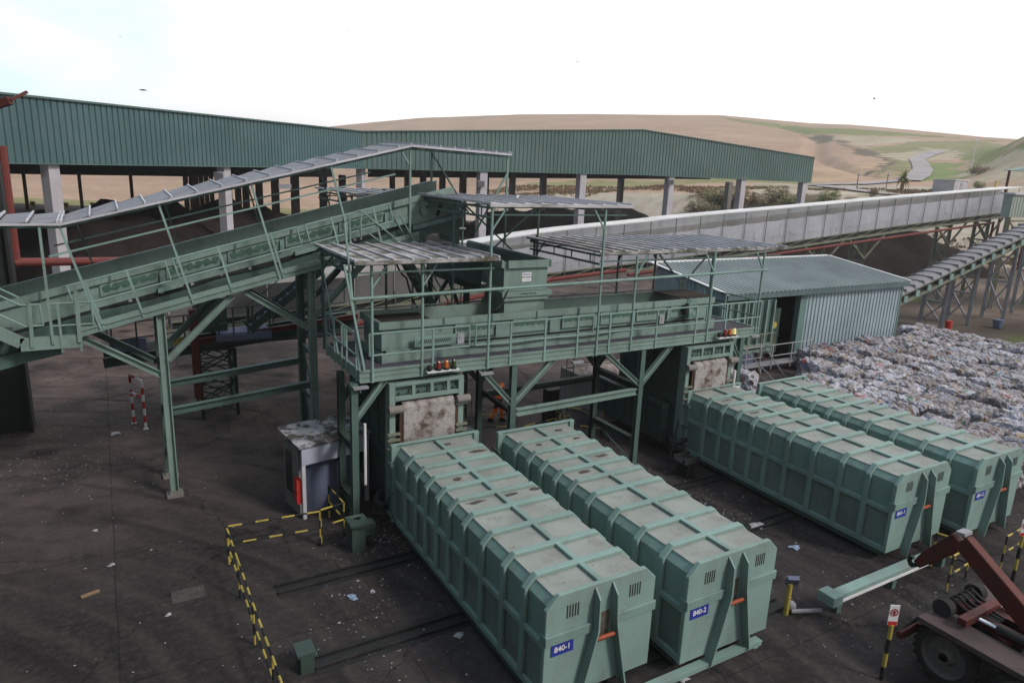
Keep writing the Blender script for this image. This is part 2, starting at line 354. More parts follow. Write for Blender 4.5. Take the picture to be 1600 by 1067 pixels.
c_ = mixn(N_, L_, f1, (1.14, 1.14, 1.14), (.70, .70, .68)); c_ = mixn(N_, L_, 1, c_, mixn(N_, L_, f3, (1.08, 1.06, 1.04), (.85, .87, .83)), 'MULTIPLY'); c_ = mixn(N_, L_, 1, at_.outputs['Color'], c_, 'MULTIPLY')
c2_ = mixn(N_, L_, f2, (1.05, 1.05, 1.05), (.86, .84, .82)); c_ = mixn(N_, L_, 1, c_, c2_, 'MULTIPLY')
L_.new(c_, B_.inputs['Base Color']); B_.inputs['Roughness'].default_value = 1; B_.inputs['Specular IOR Level'].default_value = .05
me.materials.append(m)
o = bpy.data.objects.new('terrain', me); col.objects.link(o); tag(o, kind='structure')
# concrete yard
m, N_, L_, B_ = newmat('yard_concrete')
v_ = coords(N_, L_)
wv = N_.new('ShaderNodeTexNoise'); wv.inputs['Scale'].default_value = .8; wv.inputs['Detail'].default_value = 6; L_.new(v_, wv.inputs['Vector'])
dv = N_.new('ShaderNodeVectorMath'); dv.operation = 'MULTIPLY_ADD'; dv.inputs[1].default_value = (.9, .9, 0); L_.new(wv.outputs['Color'], dv.inputs[0]); L_.new(v_, dv.inputs[2])
big = noisen(N_, L_, v_, .13, 5, .6, .36, .64); med = noisen(N_, L_, v_, .55, 9, .7, .38, .68); sm = noisen(N_, L_, v_, 6, 6, .7, .45, .75)
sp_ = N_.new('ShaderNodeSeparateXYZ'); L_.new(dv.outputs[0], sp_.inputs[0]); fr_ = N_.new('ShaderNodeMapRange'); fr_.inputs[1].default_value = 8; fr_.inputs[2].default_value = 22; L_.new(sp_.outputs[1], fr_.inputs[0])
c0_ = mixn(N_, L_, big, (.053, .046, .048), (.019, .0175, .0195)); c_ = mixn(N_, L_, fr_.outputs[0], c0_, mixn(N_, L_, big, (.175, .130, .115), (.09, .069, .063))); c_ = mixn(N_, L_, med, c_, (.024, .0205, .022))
# swept streaks and tyre arcs
rgs = N_.new('ShaderNodeTexWave'); rgs.wave_type = 'RINGS'; rgs.rings_direction = 'Z'; rgs.inputs['Scale'].default_value = .35; rgs.inputs['Distortion'].default_value = 5; rgs.inputs['Detail'].default_value = 5; rgs.inputs['Detail Scale'].default_value = .6
mpr = N_.new('ShaderNodeMapping'); mpr.inputs['Location'].default_value = (14, -2, 0); L_.new(v_, mpr.inputs['Vector']); L_.new(mpr.outputs['Vector'], rgs.inputs['Vector'])
rr_ = N_.new('ShaderNodeMapRange'); rr_.inputs[1].default_value = .55; rr_.inputs[2].default_value = 1; rr_.inputs[4].default_value = .26; L_.new(rgs.outputs['Fac'], rr_.inputs[0])
c_ = mixn(N_, L_, rr_.outputs[0], c_, (.082, .066, .060))
fsm = N_.new('ShaderNodeMath'); fsm.operation = 'MULTIPLY'; fsm.inputs[1].default_value = .45; L_.new(sm, fsm.inputs[0])
c_ = mixn(N_, L_, fsm.outputs[0], c_, (.095, .082, .080))
# oil stains
vo = N_.new('ShaderNodeTexVoronoi'); vo.inputs['Scale'].default_value = .42; vo.inputs['Randomness'].default_value = 1; L_.new(dv.outputs[0], vo.inputs['Vector'])
so_ = N_.new('ShaderNodeMapRange'); so_.inputs[1].default_value = .10; so_.inputs[2].default_value = .26; so_.inputs[3].default_value = .75; so_.inputs[4].default_value = 0; L_.new(vo.outputs['Distance'], so_.inputs[0])
c_ = mixn(N_, L_, so_.outputs[0], c_, (.012, .010, .011))
# dark tyre arcs
tw_ = N_.new('ShaderNodeTexWave'); tw_.wave_type = 'RINGS'; tw_.rings_direction = 'Z'; tw_.inputs['Scale'].default_value = .21; tw_.inputs['Distortion'].default_value = 1.6; tw_.inputs['Detail'].default_value = 2; tw_.inputs['Detail Scale'].default_value = .4
mpt = N_.new('ShaderNodeMapping'); mpt.inputs['Location'].default_value = (22, 4, 0); L_.new(v_, mpt.inputs['Vector']); L_.new(mpt.outputs['Vector'], tw_.inputs['Vector'])
tr_ = N_.new('ShaderNodeMapRange'); tr_.inputs[1].default_value = .90; tr_.inputs[2].default_value = .985; tr_.inputs[4].default_value = .55; L_.new(tw_.outputs['Fac'], tr_.inputs[0])
tm_ = N_.new('ShaderNodeMath'); tm_.operation = 'MULTIPLY'; L_.new(tr_.outputs[0], tm_.inputs[0]); L_.new(noisen(N_, L_, v_, .3, 4, .6, .42, .62), tm_.inputs[1])
c_ = mixn(N_, L_, tm_.outputs[0], c_, (.018, .016, .017))
# slab joints
br = N_.new('ShaderNodeTexBrick'); br.offset = 0; br.inputs['Scale'].default_value = 1; br.inputs['Mortar Size'].default_value = .02; br.inputs['Brick Width'].default_value = 5.2; br.inputs['Row Height'].default_value = 5.2; br.inputs['Color1'].default_value = (0, 0, 0, 1); br.inputs['Color2'].default_value = (0, 0, 0, 1); br.inputs['Mortar'].default_value = (1, 1, 1, 1)
mpb = N_.new('ShaderNodeMapping'); mpb.inputs['Location'].default_value = (1.4, .8, 0); L_.new(v_, mpb.inputs['Vector'])
wob = N_.new('ShaderNodeVectorMath'); wob.operation = 'MULTIPLY_ADD'; wob.inputs[1].default_value = (.08, .08, 0); L_.new(wv.outputs['Color'], wob.inputs[0]); L_.new(mpb.outputs['Vector'], wob.inputs[2]); L_.new(wob.outputs[0], br.inputs['Vector'])
jm = N_.new('ShaderNodeMath'); jm.operation = 'MULTIPLY'; jm.inputs[1].default_value = .45; L_.new(br.outputs['Color'], jm.inputs[0])
c_ = mixn(N_, L_, jm.outputs[0], c_, (.009, .008, .008))
# cracks
vc = N_.new('ShaderNodeTexVoronoi'); vc.feature = 'DISTANCE_TO_EDGE'; vc.inputs['Scale'].default_value = .16
w2 = N_.new('ShaderNodeTexNoise'); w2.inputs['Scale'].default_value = 1.6; w2.inputs['Detail'].default_value = 7; w2.inputs['Roughness'].default_value = .65; L_.new(v_, w2.inputs['Vector'])
dv2 = N_.new('ShaderNodeVectorMath'); dv2.operation = 'MULTIPLY_ADD'; dv2.inputs[1].default_value = (1.5, 1.5, 0); L_.new(w2.outputs['Color'], dv2.inputs[0]); L_.new(v_, dv2.inputs[2]); L_.new(dv2.outputs[0], vc.inputs['Vector'])
ck = N_.new('ShaderNodeMapRange'); ck.inputs[1].default_value = .002; ck.inputs[2].default_value = .0055; ck.inputs[3].default_value = .6; ck.inputs[4].default_value = 0; L_.new(vc.outputs['Distance'], ck.inputs[0])
c_ = mixn(N_, L_, ck.outputs[0], c_, (.006, .006, .006))
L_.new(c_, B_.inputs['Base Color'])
rgh = N_.new('ShaderNodeMapRange'); rgh.inputs[3].default_value = .95; rgh.inputs[4].default_value = .72; L_.new(med, rgh.inputs[0]); L_.new(rgh.outputs[0], B_.inputs['Roughness']); B_.inputs['Specular IOR Level'].default_value = .1
bn = N_.new('ShaderNodeBump'); bn.inputs['Strength'].default_value = .35; bn.inputs['Distance'].default_value = .03; L_.new(sm, bn.inputs['Height']); L_.new(bn.outputs['Normal'], B_.inputs['Normal'])
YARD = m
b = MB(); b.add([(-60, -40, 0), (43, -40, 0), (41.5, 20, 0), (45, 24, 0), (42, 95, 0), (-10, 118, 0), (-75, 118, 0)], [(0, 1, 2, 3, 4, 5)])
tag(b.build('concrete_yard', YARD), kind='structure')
# roads draped over the farmland
def ribbon(name, pts, w, mat, lift=.25):
    P = [on_terrain(*p) for p in pts]; P = [p for p in P if p is not None]
    fine = []
    for a, c in zip(P, P[1:]):
        n = max(2, int((c-a).length/3))
        for i in range(n):
            q = a.lerp(c, i/n); fine.append(q)
    fine.append(P[-1]); vs, fs = [], []
    for i, p in enumerate(fine):
        t = fine[min(i+1, len(fine)-1)]-fine[max(i-1, 0)]; t.z = 0; t.normalize(); n = V((t.y, -t.x, 0))
        for k in (-1, 0, 1):
            q = p+n*(w/2*k); vs.append((q.x, q.y, height(q.x, q.y)+lift))
    for i in range(len(fine)-1):
        for k in (0, 1): fs.append((i*3+k, i*3+k+1, i*3+k+4, i*3+k+3))
    b = MB(); b.add(vs, fs); return tag(b.build(name, mat), kind='structure')
ROAD = paint('pale_asphalt', (.36, .33, .34), (.14, .12, .11), .4, .15, .9, streak=False, fine=.1, bump=0)
ribbon('valley_road', [(1418, 284), (1434, 276), (1442, 266), (1438, 257), (1432, 251), (1448, 243), (1470, 237)], 6.5, ROAD, .4)
ribbon('access_road', [(1262, 291), (1300, 289), (1340, 289), (1390, 285), (1420, 283)], 4, ROAD, .3)
ribbon('farm_track', [(1285, 292), (1330, 298), (1380, 304), (1440, 309)], 3.5, ROAD, .3)
def leafy(b, c, r, n, sz, rnd, flat=.8):
    c = v3(c)
    for _ in range(n):
        d = V((rnd.gauss(0, 1), rnd.gauss(0, 1), rnd.gauss(0, 1))).normalized()*(rnd.random()**.4)
        if noise.noise(d*1.8+c*.3) < -.22: continue
        p = c+V((d.x*r, d.y*r, d.z*r*flat)); a = V((rnd.gauss(0, 1), rnd.gauss(0, 1), rnd.gauss(0, 1))).normalized(); e = a.orthogonal().normalized(); s = sz*rnd.uniform(.6, 1.4)
        b.add([p-a*s, p+e*s*.5, p+a*s, p-e*s*.5], [(0, 1, 2, 3)])
def leafmat(name, c, c2):
    m, N, L, B = newmat(name); v = coords(N, L); L.new(mixn(N, L, noisen(N, L, v, .8, 5, .7, .35, .65), c, c2), B.inputs['Base Color']); B.inputs['Roughness'].default_value = .9; B.inputs['Specular IOR Level'].default_value = .1; return m
LEAFA = leafmat('olive_brown_leaves', (.30, .255, .16), (.42, .35, .24)); LEAFB = leafmat('dull_green_leaves', (.20, .205, .105), (.31, .30, .16)); LEAFC = leafmat('autumn_leaves', (.24, .16, .10), (.17, .135, .085)); PALMG = leafmat('palm_leaves', (.11, .12, .03), (.20, .19, .06))
rnd = random.Random(3)
def bush(px, py, r, mat, label):
    r *= .75
    p = on_terrain(px, py)
    if p is None: return
    t = thing('bush', label, 'bush', p)
    b = MB()
    for k in range(6): b.tube(p+V((0, 0, -.2)), p+V((rnd.uniform(-.5, .5)*r, rnd.uniform(-.5, .5)*r, r*rnd.uniform(.6, 1.1))), .06, 5, .02)
    b.build('stem', LEAFC, t)
    b = MB()
    for k in range(8): leafy(b, p+V((rnd.uniform(-.8, .8)*r, rnd.uniform(-.6, .6)*r, r*rnd.uniform(.25, .8))), r*rnd.uniform(.4, .7), 260, r*.085, rnd)
    b.build('foliage', mat, t)
bush(1098, 338, 3.6, LEAFA, 'broad olive brown bush on the earth bank, left of the paired hall columns')
bush(1118, 320, 3.0, LEAFB, 'dull green bush on the bank just left of the paired hall columns')
bush(1150, 318, 4.0, LEAFA, 'tall brown bush on the bank behind the paired hall columns')
bush(1205, 318, 3.4, LEAFA, 'rounded brown bush on the bank left of the last white hall column')
bush(1235, 322, 2.6, LEAFB, 'low green bush at the foot of the last white hall column')
bush(1290, 318, 2.6, LEAFB, 'dark green bush above the white conveyor roof, right of the hall end')
bush(1530, 272, 3.0, LEAFC, 'reddish brown bush at the foot of the green knoll')
bush(1528, 296, 2.0, LEAFB, 'round olive bush between the pale hut and the yellow post')
bush(1365, 306, 1.6, LEAFC, 'small reddish bush beside the farm track')
# palm
p = on_terrain(1408, 300); t = thing('palm_tree', 'short shaggy palm tree with yellow green fronds beside the road bend', 'palm tree', p)
b = MB(); b.tube(p+V((0, 0, -.3)), p+V((.1, 0, 2.6)), .38, 10, .3); b.build('trunk', LEAFC, t)
b = MB()
for k in range(46):
    a = rnd.uniform(0, 6.28); el = rnd.uniform(-.7, 1.3); ln = rnd.uniform(1.5, 2.4); q = p+V((.1, 0, 2.6)); d = V((math.cos(a)*math.cos(el), math.sin(a)*math.cos(el), math.sin(el)))
    sd = d.cross(V((0, 0, 1))).normalized()
    for i in range(6):
        q2 = q+d*(ln/6); d = (d+V((0, 0, -.16))).normalized(); w = .28*(1-i/7); b.add([q-sd*w, q+sd*w, q2+sd*w*.85, q2-sd*w*.85], [(0, 1, 2, 3)]); q = q2
b.build('fronds', PALMG, t)
# hillside scrub: uncountable tufts on the bank
b = MB()
for k in range(9000):
    q = rnd.uniform(-.05, .8); d = interp(q, BANKD)+rnd.uniform(-3, 46); p = HF*d+HR*(q*d); x, y = CAM.x+p.x, CAM.y+p.y
    if noise.noise((x*.06, y*.06, 2)) < -.02: continue
    z = height(x, y); s = rnd.uniform(.15, .55)
    for j in range(4):
        a = rnd.uniform(0, 6.28); c = V((x+rnd.uniform(-.5, .5), y+rnd.uniform(-.5, .5), z-.05)); e = V((math.cos(a), math.sin(a), 0))*s*.5
        b.add([c-e, c+e, c+e*.3+V((0, 0, s)), c-e*.4+V((0, 0, s*.8))], [(0, 1, 2, 3)])
tag(b.build('bank_scrub', LEAFC), 'dry scrub and weeds covering the earth bank behind the hall', 'scrub', kind='stuff')
# pale hut, posts and poles on the hill
p = on_terrain(1482, 303); X = V((1, 0, 0)); Y = V((0, 1, 0))
t = thing('hut', 'small pale flat roofed hut on the bank above the grey conveyor', 'hut', p)
b = MB(); b.box(p.x-2.3, p.y-2, p.z-.5, p.x+2.3, p.y+2, p.z+2.5); b.build('wall', CONC, t)
b = MB(); b.box(p.x-2.5, p.y-2.2, p.z+2.503, p.x+2.5, p.y+2.2, p.z+2.65); b.build('roof', WHT, t)
b = MB(); b.box(p.x-.4, p.y-2.03, p.z+.1, p.x+.5, p.y-1.995, p.z+2); b.build('door', GREY, t)
def pole(px, py, h, r, mat, name, label, cat, grp=None):
    p = on_terrain(px, py)
    b = MB(); b.tube(p+V((0, 0, -.3)), p+V((0, 0, h)), r, 8, r*.7); b.beam(p+V((-r*4, 0, h*.93)), p+V((r*4, 0, h*.93)), r, r)
    return tag(b.build(name, mat, loc=p), label, cat, grp)
pole(1518, 262, 10.5, .2, WHT, 'utility_pole', 'tall pale utility pole on the slope of the green knoll', 'pole')
for px, lab in ((1338, 'dark striped post on the bank left of the shaggy palm, the farther one'), (1384, 'dark striped post on the bank nearest the shaggy palm')):
    p = on_terrain(px, 297); b = MB()
    for i in range(12): b.tube(p+V((0, 0, i*.28)), p+V((0, 0, i*.28+.28)), .12, 8, mi=i % 2)
    tag(b.build('marker_post', [BLK, CONC], loc=p), lab, 'marker post')
p = on_terrain(1554, 300); b = MB(); b.box(p.x-.35, p.y-.1, p.z-.2, p.x+.35, p.y+.1, p.z+2.2); b.box(p.x-.38, p.y-.13, p.z+2.2, p.x+.38, p.y+.13, p.z+2.3)
tag(b.build('yellow_post', YEL, loc=p), 'short yellow marker pillar by the field road near the right edge', 'marker')

# ------------------------------------------------------------------ compost hall
def xy(px, py, d): p = dep(px, py, d); return V((p.x, p.y, p.z))
A0t, A0b = dep(0, 148, 39), dep(0, 254, 39); A1t, A1b = dep(566, 206.5, 73), dep(566, 263, 73)
B1t, B1b = dep(1270, 247, 110), dep(1270, 285, 110)
def mid(t, b): return V(((t.x+b.x)/2, (t.y+b.y)/2, 0))
A0, A1, B1 = mid(A0t, A0b), mid(A1t, A1b), mid(B1t, B1b)
Am1 = A0+(A0-A1)*.5; zt0 = A0t.z+(A0t.z-A1t.z)*.5; zb0 = A0b.z+(A0b.z-A1b.z)*.5
def along(px, P, Q):
    r = ray(px, 300); r = V((r.x, r.y)); d = V((Q.x-P.x, Q.y-P.y)); w = V((P.x-CAM.x, P.y-CAM.y))
    return (w.x*r.y-w.y*r.x)/-(d.x*r.y-d.y*r.x)
ta = along(997, A1, B1); AP = A1.lerp(B1, ta); dA = (V((AP.x, AP.y, 0))-V((CAM.x, CAM.y, 0))).dot(FWD)+0
def zat(px, py, P):
    r = ray(px, py); k = V((P.x-CAM.x, P.y-CAM.y)).length/V((r.x, r.y)).length; return CAM.z+r.z*k
apt, apb = zat(997, 203.5, AP), zat(997, 273, AP)
hall = thing('compost_hall', 'long open sided compost hall with dark teal corrugated upper cladding', 'hall', (A1.x, A1.y, 0))
def clad(b, P, Q, zb_, zt_, pitch=.42, dp=.07):
    d = Q-P; n = int(d.length/pitch); nn = V((d.y, -d.x, 0)).normalized()
    if nn.dot(V((CAM.x, CAM.y, 0))-P) < 0: nn = -nn
    pts = []
    for i in range(n):
        for k, o in ((0, 0), (.72, 0), (.79, -1), (.93, -1)):
            t = (i+k)/n; pts.append((t, o))
    pts.append((1, 0)); vs = []
    for t, o in pts:
        q = P.lerp(Q, t)+nn*(o*dp); vs += [(q.x, q.y, zb_[0]+(zb_[1]-zb_[0])*t), (q.x, q.y, zt_[0]+(zt_[1]-zt_[0])*t)]
    b.add(vs, [(i*2, i*2+2, i*2+3, i*2+1) for i in range(len(pts)-1)])
b = MB(); clad(b, Am1, A1, (zb0, A1b.z), (zt0, A1t.z)); b.build('cladding', TEAL, hall)
b = MB(); clad(b, A1, AP, (A1b.z, apb), (A1t.z, apt), .55); clad(b, AP, B1, (apb, B1b.z), (apt, B1t.z), .55); b.build('cladding', TEAL2, hall)
b = MB()
for P, Q, z0, z1 in ((Am1, A1, zt0, A1t.z), (A1, AP, A1t.z, apt), (AP, B1, apt, B1t.z)): b.beam(V((P.x, P.y, z0+.06)), V((Q.x, Q.y, z1+.06)), .3, .12)
for P, Q, z0, z1 in ((Am1, A1, zb0, A1b.z), (A1, AP, A1b.z, apb), (AP, B1, apb, B1b.z)): b.beam(V((P.x, P.y, z0-.04)), V((Q.x, Q.y, z1-.04)), .25, .07)
b.build('trim', TEAL2, hall)
back = V((HF.x, HF.y, 0))*1
R0, R1, R2 = xy(-300, 250, 118), xy(470, 250, 124), xy(1180, 250, 145)
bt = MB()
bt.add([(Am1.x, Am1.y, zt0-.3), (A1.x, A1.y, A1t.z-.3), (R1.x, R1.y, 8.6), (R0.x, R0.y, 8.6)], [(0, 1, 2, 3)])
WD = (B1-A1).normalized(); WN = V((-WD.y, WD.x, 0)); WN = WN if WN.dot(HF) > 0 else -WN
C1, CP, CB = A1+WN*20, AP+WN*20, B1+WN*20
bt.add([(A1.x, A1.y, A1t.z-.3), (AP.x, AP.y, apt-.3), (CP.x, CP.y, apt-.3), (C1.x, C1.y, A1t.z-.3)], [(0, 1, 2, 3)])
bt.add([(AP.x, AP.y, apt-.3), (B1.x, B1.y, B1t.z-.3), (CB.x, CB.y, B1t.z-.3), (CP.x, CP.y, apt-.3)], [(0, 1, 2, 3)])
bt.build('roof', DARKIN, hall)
bt = MB()
def zrear(px, py, P): return zat(px, py, P)
F0, F1, F2 = xy(-120, 270, 116), xy(290, 275, 116), xy(520, 276, 108)
G2, G3 = A1+WN*19.5, B1+WN*19.5; G2 = G2.lerp(G3, along(575, G2, G3)); G3 = G2.lerp(G3, .97)
for P, Q, za, zb_ in ((F0, F1, zat(-120, 270, F0), zat(290, 276, F1)), (F1, F2, zat(290, 276, F1), zat(520, 277, F2)), (G2, G3, zat(575, 277, G2), zat(1200, 284.2, G3))):
    bt.prism([(P.x, P.y, za), (Q.x, Q.y, zb_), (Q.x, Q.y, 10), (P.x, P.y, 10)], (HF.x*.3, HF.y*.3, 0))
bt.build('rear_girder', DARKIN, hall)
def column(px, d=None, P=None, Q=None, w=.65, mat=CONC, top=None, z0=-.1, inset=.55):
    if P is not None:
        t = along(px, P, Q); p = P.lerp(Q, t); dr = (Q-P).normalized(); nb_ = V((dr.y, -dr.x, 0)); nb_ = nb_ if nb_.dot(p-V((CAM.x, CAM.y, 0))) > 0 else -nb_; p = p+nb_*inset
    else:
        p = xy(px, 300, d); dr = V((1, 0, 0))
    nn = V((dr.y, -dr.x, 0)); b = MB(); b.obox((p.x, p.y, (top+z0)/2), dr*(w/2), nn*(w/2), V((0, 0, (top-z0)/2)))
    return b.build('column', mat, hall), p
cl = []
for px in (92, 360, 571): cl.append(column(px, P=A0, Q=A1, w=.72, top=9.6))
for px, w in ((756, .95), (911, .95), (1049, .95), (1161, 1.0), (1257, .95)): cl.append(column(px, P=A1, Q=B1, w=w, top=9.9))
for px in (-60, 40, 126, 206): column(px, d=115, w=.5, mat=CONCD, top=6.5)
for i, px in enumerate((291, 300, 307, 315, 323, 331)): column(px, d=96+i*3, w=.62, mat=CONCD, top=7)
for i, (px, d) in enumerate(((358, 92), (372, 88), (384, 80), (405, 77), (430, 70), (461, 64), (505, 72), (535, 82))): column(px, d=d+14, w=.8, mat=CONCD, top=8)
for px, w in ((613, .6), (637, .75), (661, .7), (691, .7), (723, .8), (758, .8), (800, .75), (848, .8), (969, .8), (1138, 1.0)): column(px, P=A1+WN*19, Q=B1+WN*19, w=w, mat=CONCD if px < 760 else CONCB, top=9.0, z0=-.2, inset=0)
for (o, p), hh in ((cl[1], 8.3), (cl[3], 8.0), (cl[5], 8.9)):
    b = MB(); q = p-V((HF.x, HF.y, 0))*.75; b.beam(V((q.x, q.y, hh)), V((q.x-HF.x*.3, q.y-HF.y*.3, hh-.1)), .75, .7); b.beam(V((p.x, p.y, hh)), V((q.x, q.y, hh)), .1, .1); b.build('floodlight', GREY, hall)
# compost heaps
m, N_, L_, B_ = newmat('dark_compost'); v_ = coords(N_, L_)
c_ = mixn(N_, L_, noisen(N_, L_, v_, .35, 7, .7, .4, .65), (.013, .010, .010), (.026, .019, .017)); c_ = mixn(N_, L_, noisen(N_, L_, v_, 5, 4, .6, .55, .8), c_, (.045, .034, .028)); L_.new(c_, B_.inputs['Base Color']); B_.inputs['Roughness'].default_value = 1; B_.inputs['Specular IOR Level'].default_value = .05
COMP = m
COMPB = paint('brown_compost', (.10, .05, .03), (.03, .02, .015), .5, .6, 1, streak=False)
def heap(P, Q, w, h, label, mat=COMP, grp=None, seed=0):
    P = v3(P); Q = v3(Q); d = (Q-P); L0 = d.length; d.normalize(); n = V((d.y, -d.x, 0)); NU = max(8, int(L0/1.2)); NVV = 14; vs, fs = [], []
    for i in range(NU+1):
        for j in range(NVV+1):
            u = i/NU; w_ = j/NVV*2-1; e = min(1, min(u, 1-u)*L0/(w*.8)); hh = max(0, 1-abs(w_)**1.5)*h*math.sqrt(max(0, e))
            p = P+d*(u*L0)+n*(w_*w); hh *= 1+.35*noise.noise((p.x*.35, p.y*.35, seed))
            vs.append((p.x, p.y, P.z-.05+hh+.12*noise.noise((p.x*1.7, p.y*1.7, seed)) - (.15 if hh < .05 else 0)))
    for i in range(NU):
        for j in range(NVV): a = i*(NVV+1)+j; fs.append((a, a+1, a+NVV+2, a+NVV+1))
    b = MB(); b.add(vs, fs); return tag(b.build('compost_heap', mat, loc=P, smooth=True), label, 'compost heap', grp)
def g(px, py): return at(px, py, 'z', 0)
heap(g(30, 470), g(470, 392), 7, 5.0, 'long dark compost windrow inside the hall behind the inclined conveyor', seed=1)
heap(g(60, 392), g(135, 382), 8, 6.2, 'tall peaked dark compost heap inside the hall at the left', seed=2)
heap(g(150, 380), g(215, 372), 7, 7.2, 'peaked brown topped compost heap right of the leftmost white column', seed=3)
heap(g(225, 375), g(290, 368), 7, 6.4, 'dark compost heap in the hall before the cluster of columns', seed=4)
heap(g(300, 392), g(350, 376), 4.5, 3.6, 'small reddish brown compost heap beside the second white column', COMPB, seed=5)
heap(g(560, 352), g(720, 350), 9, 3.2, 'long low compost windrow behind the upper end of the inclined conveyor', seed=6)
heap(g(735, 372), g(1000, 352), 8, 3.6, 'dark compost windrow under the right wing of the hall, behind the white conveyor roof', seed=7)
heap(g(1180, 412), g(1500, 420), 8, 4.2, 'long black compost windrow beneath the grey covered conveyor', seed=8)
heap(g(1020, 372), g(1200, 380), 8, 3.0, 'low black compost windrow between hall and grey covered conveyor', seed=9)
# torn plastic along the windrow crests
PLAST = paint('torn_plastic', (.62, .60, .60), (.25, .2, .18), .5, 2, .6, streak=False)
b = MB()
for k in range(900):
    if k < 450: u = rnd.random(); P = g(640, 352).lerp(g(960, 345), u); P.z = rnd.uniform(1.2, 3.2)
    else: u = rnd.random(); P = g(1255, 400).lerp(g(1440, 412), u)+V((rnd.uniform(-3, 3), rnd.uniform(2, 6), 0)); P.z = rnd.uniform(.8, 3.6)
    s = rnd.uniform(.06, .3); a = V((rnd.gauss(0, 1), rnd.gauss(0, 1), rnd.gauss(0, .6))).normalized(); e = a.orthogonal().normalized()
    b.add([P-a*s, P+e*s*.6, P+a*s, P-e*s*.4], [(0, 1, 2, 3)])
tag(b.build('torn_plastic', PLAST), 'torn white plastic scattered along the compost windrows', 'litter', kind='stuff')
# numbered field markers
for n, px, py, d, lab in (('8', 51, 319, 118, 'leftmost yellow numbered plate, between the first two thin hall columns'), ('9', 103, 321, 120, 'yellow numbered plate just right of the leftmost white hall column'), ('10', 145, 321, 122, 'yellow numbered plate right of the second thin far column'), ('12', 249, 323, 126, 'rightmost yellow numbered plate, left of the column cluster')):
    p = xy(px, py, d); t = thing('field_marker', lab, 'sign', (p.x, p.y, 0), 'numbered yellow field markers')
    b = MB(); b.tube((p.x, p.y, -.1), (p.x, p.y, p.z-.4), .06, 6); b.build('post', YEL, t)
    b = MB(); x_ = HR*.45; b.obox(p, x_, HF*.03, V((0, 0, .45))); b.build('plate', YEL, t)
    text_mesh(n, .75, BLK, t, 'number', p-HF*.04, HR, (0, 0, 1))
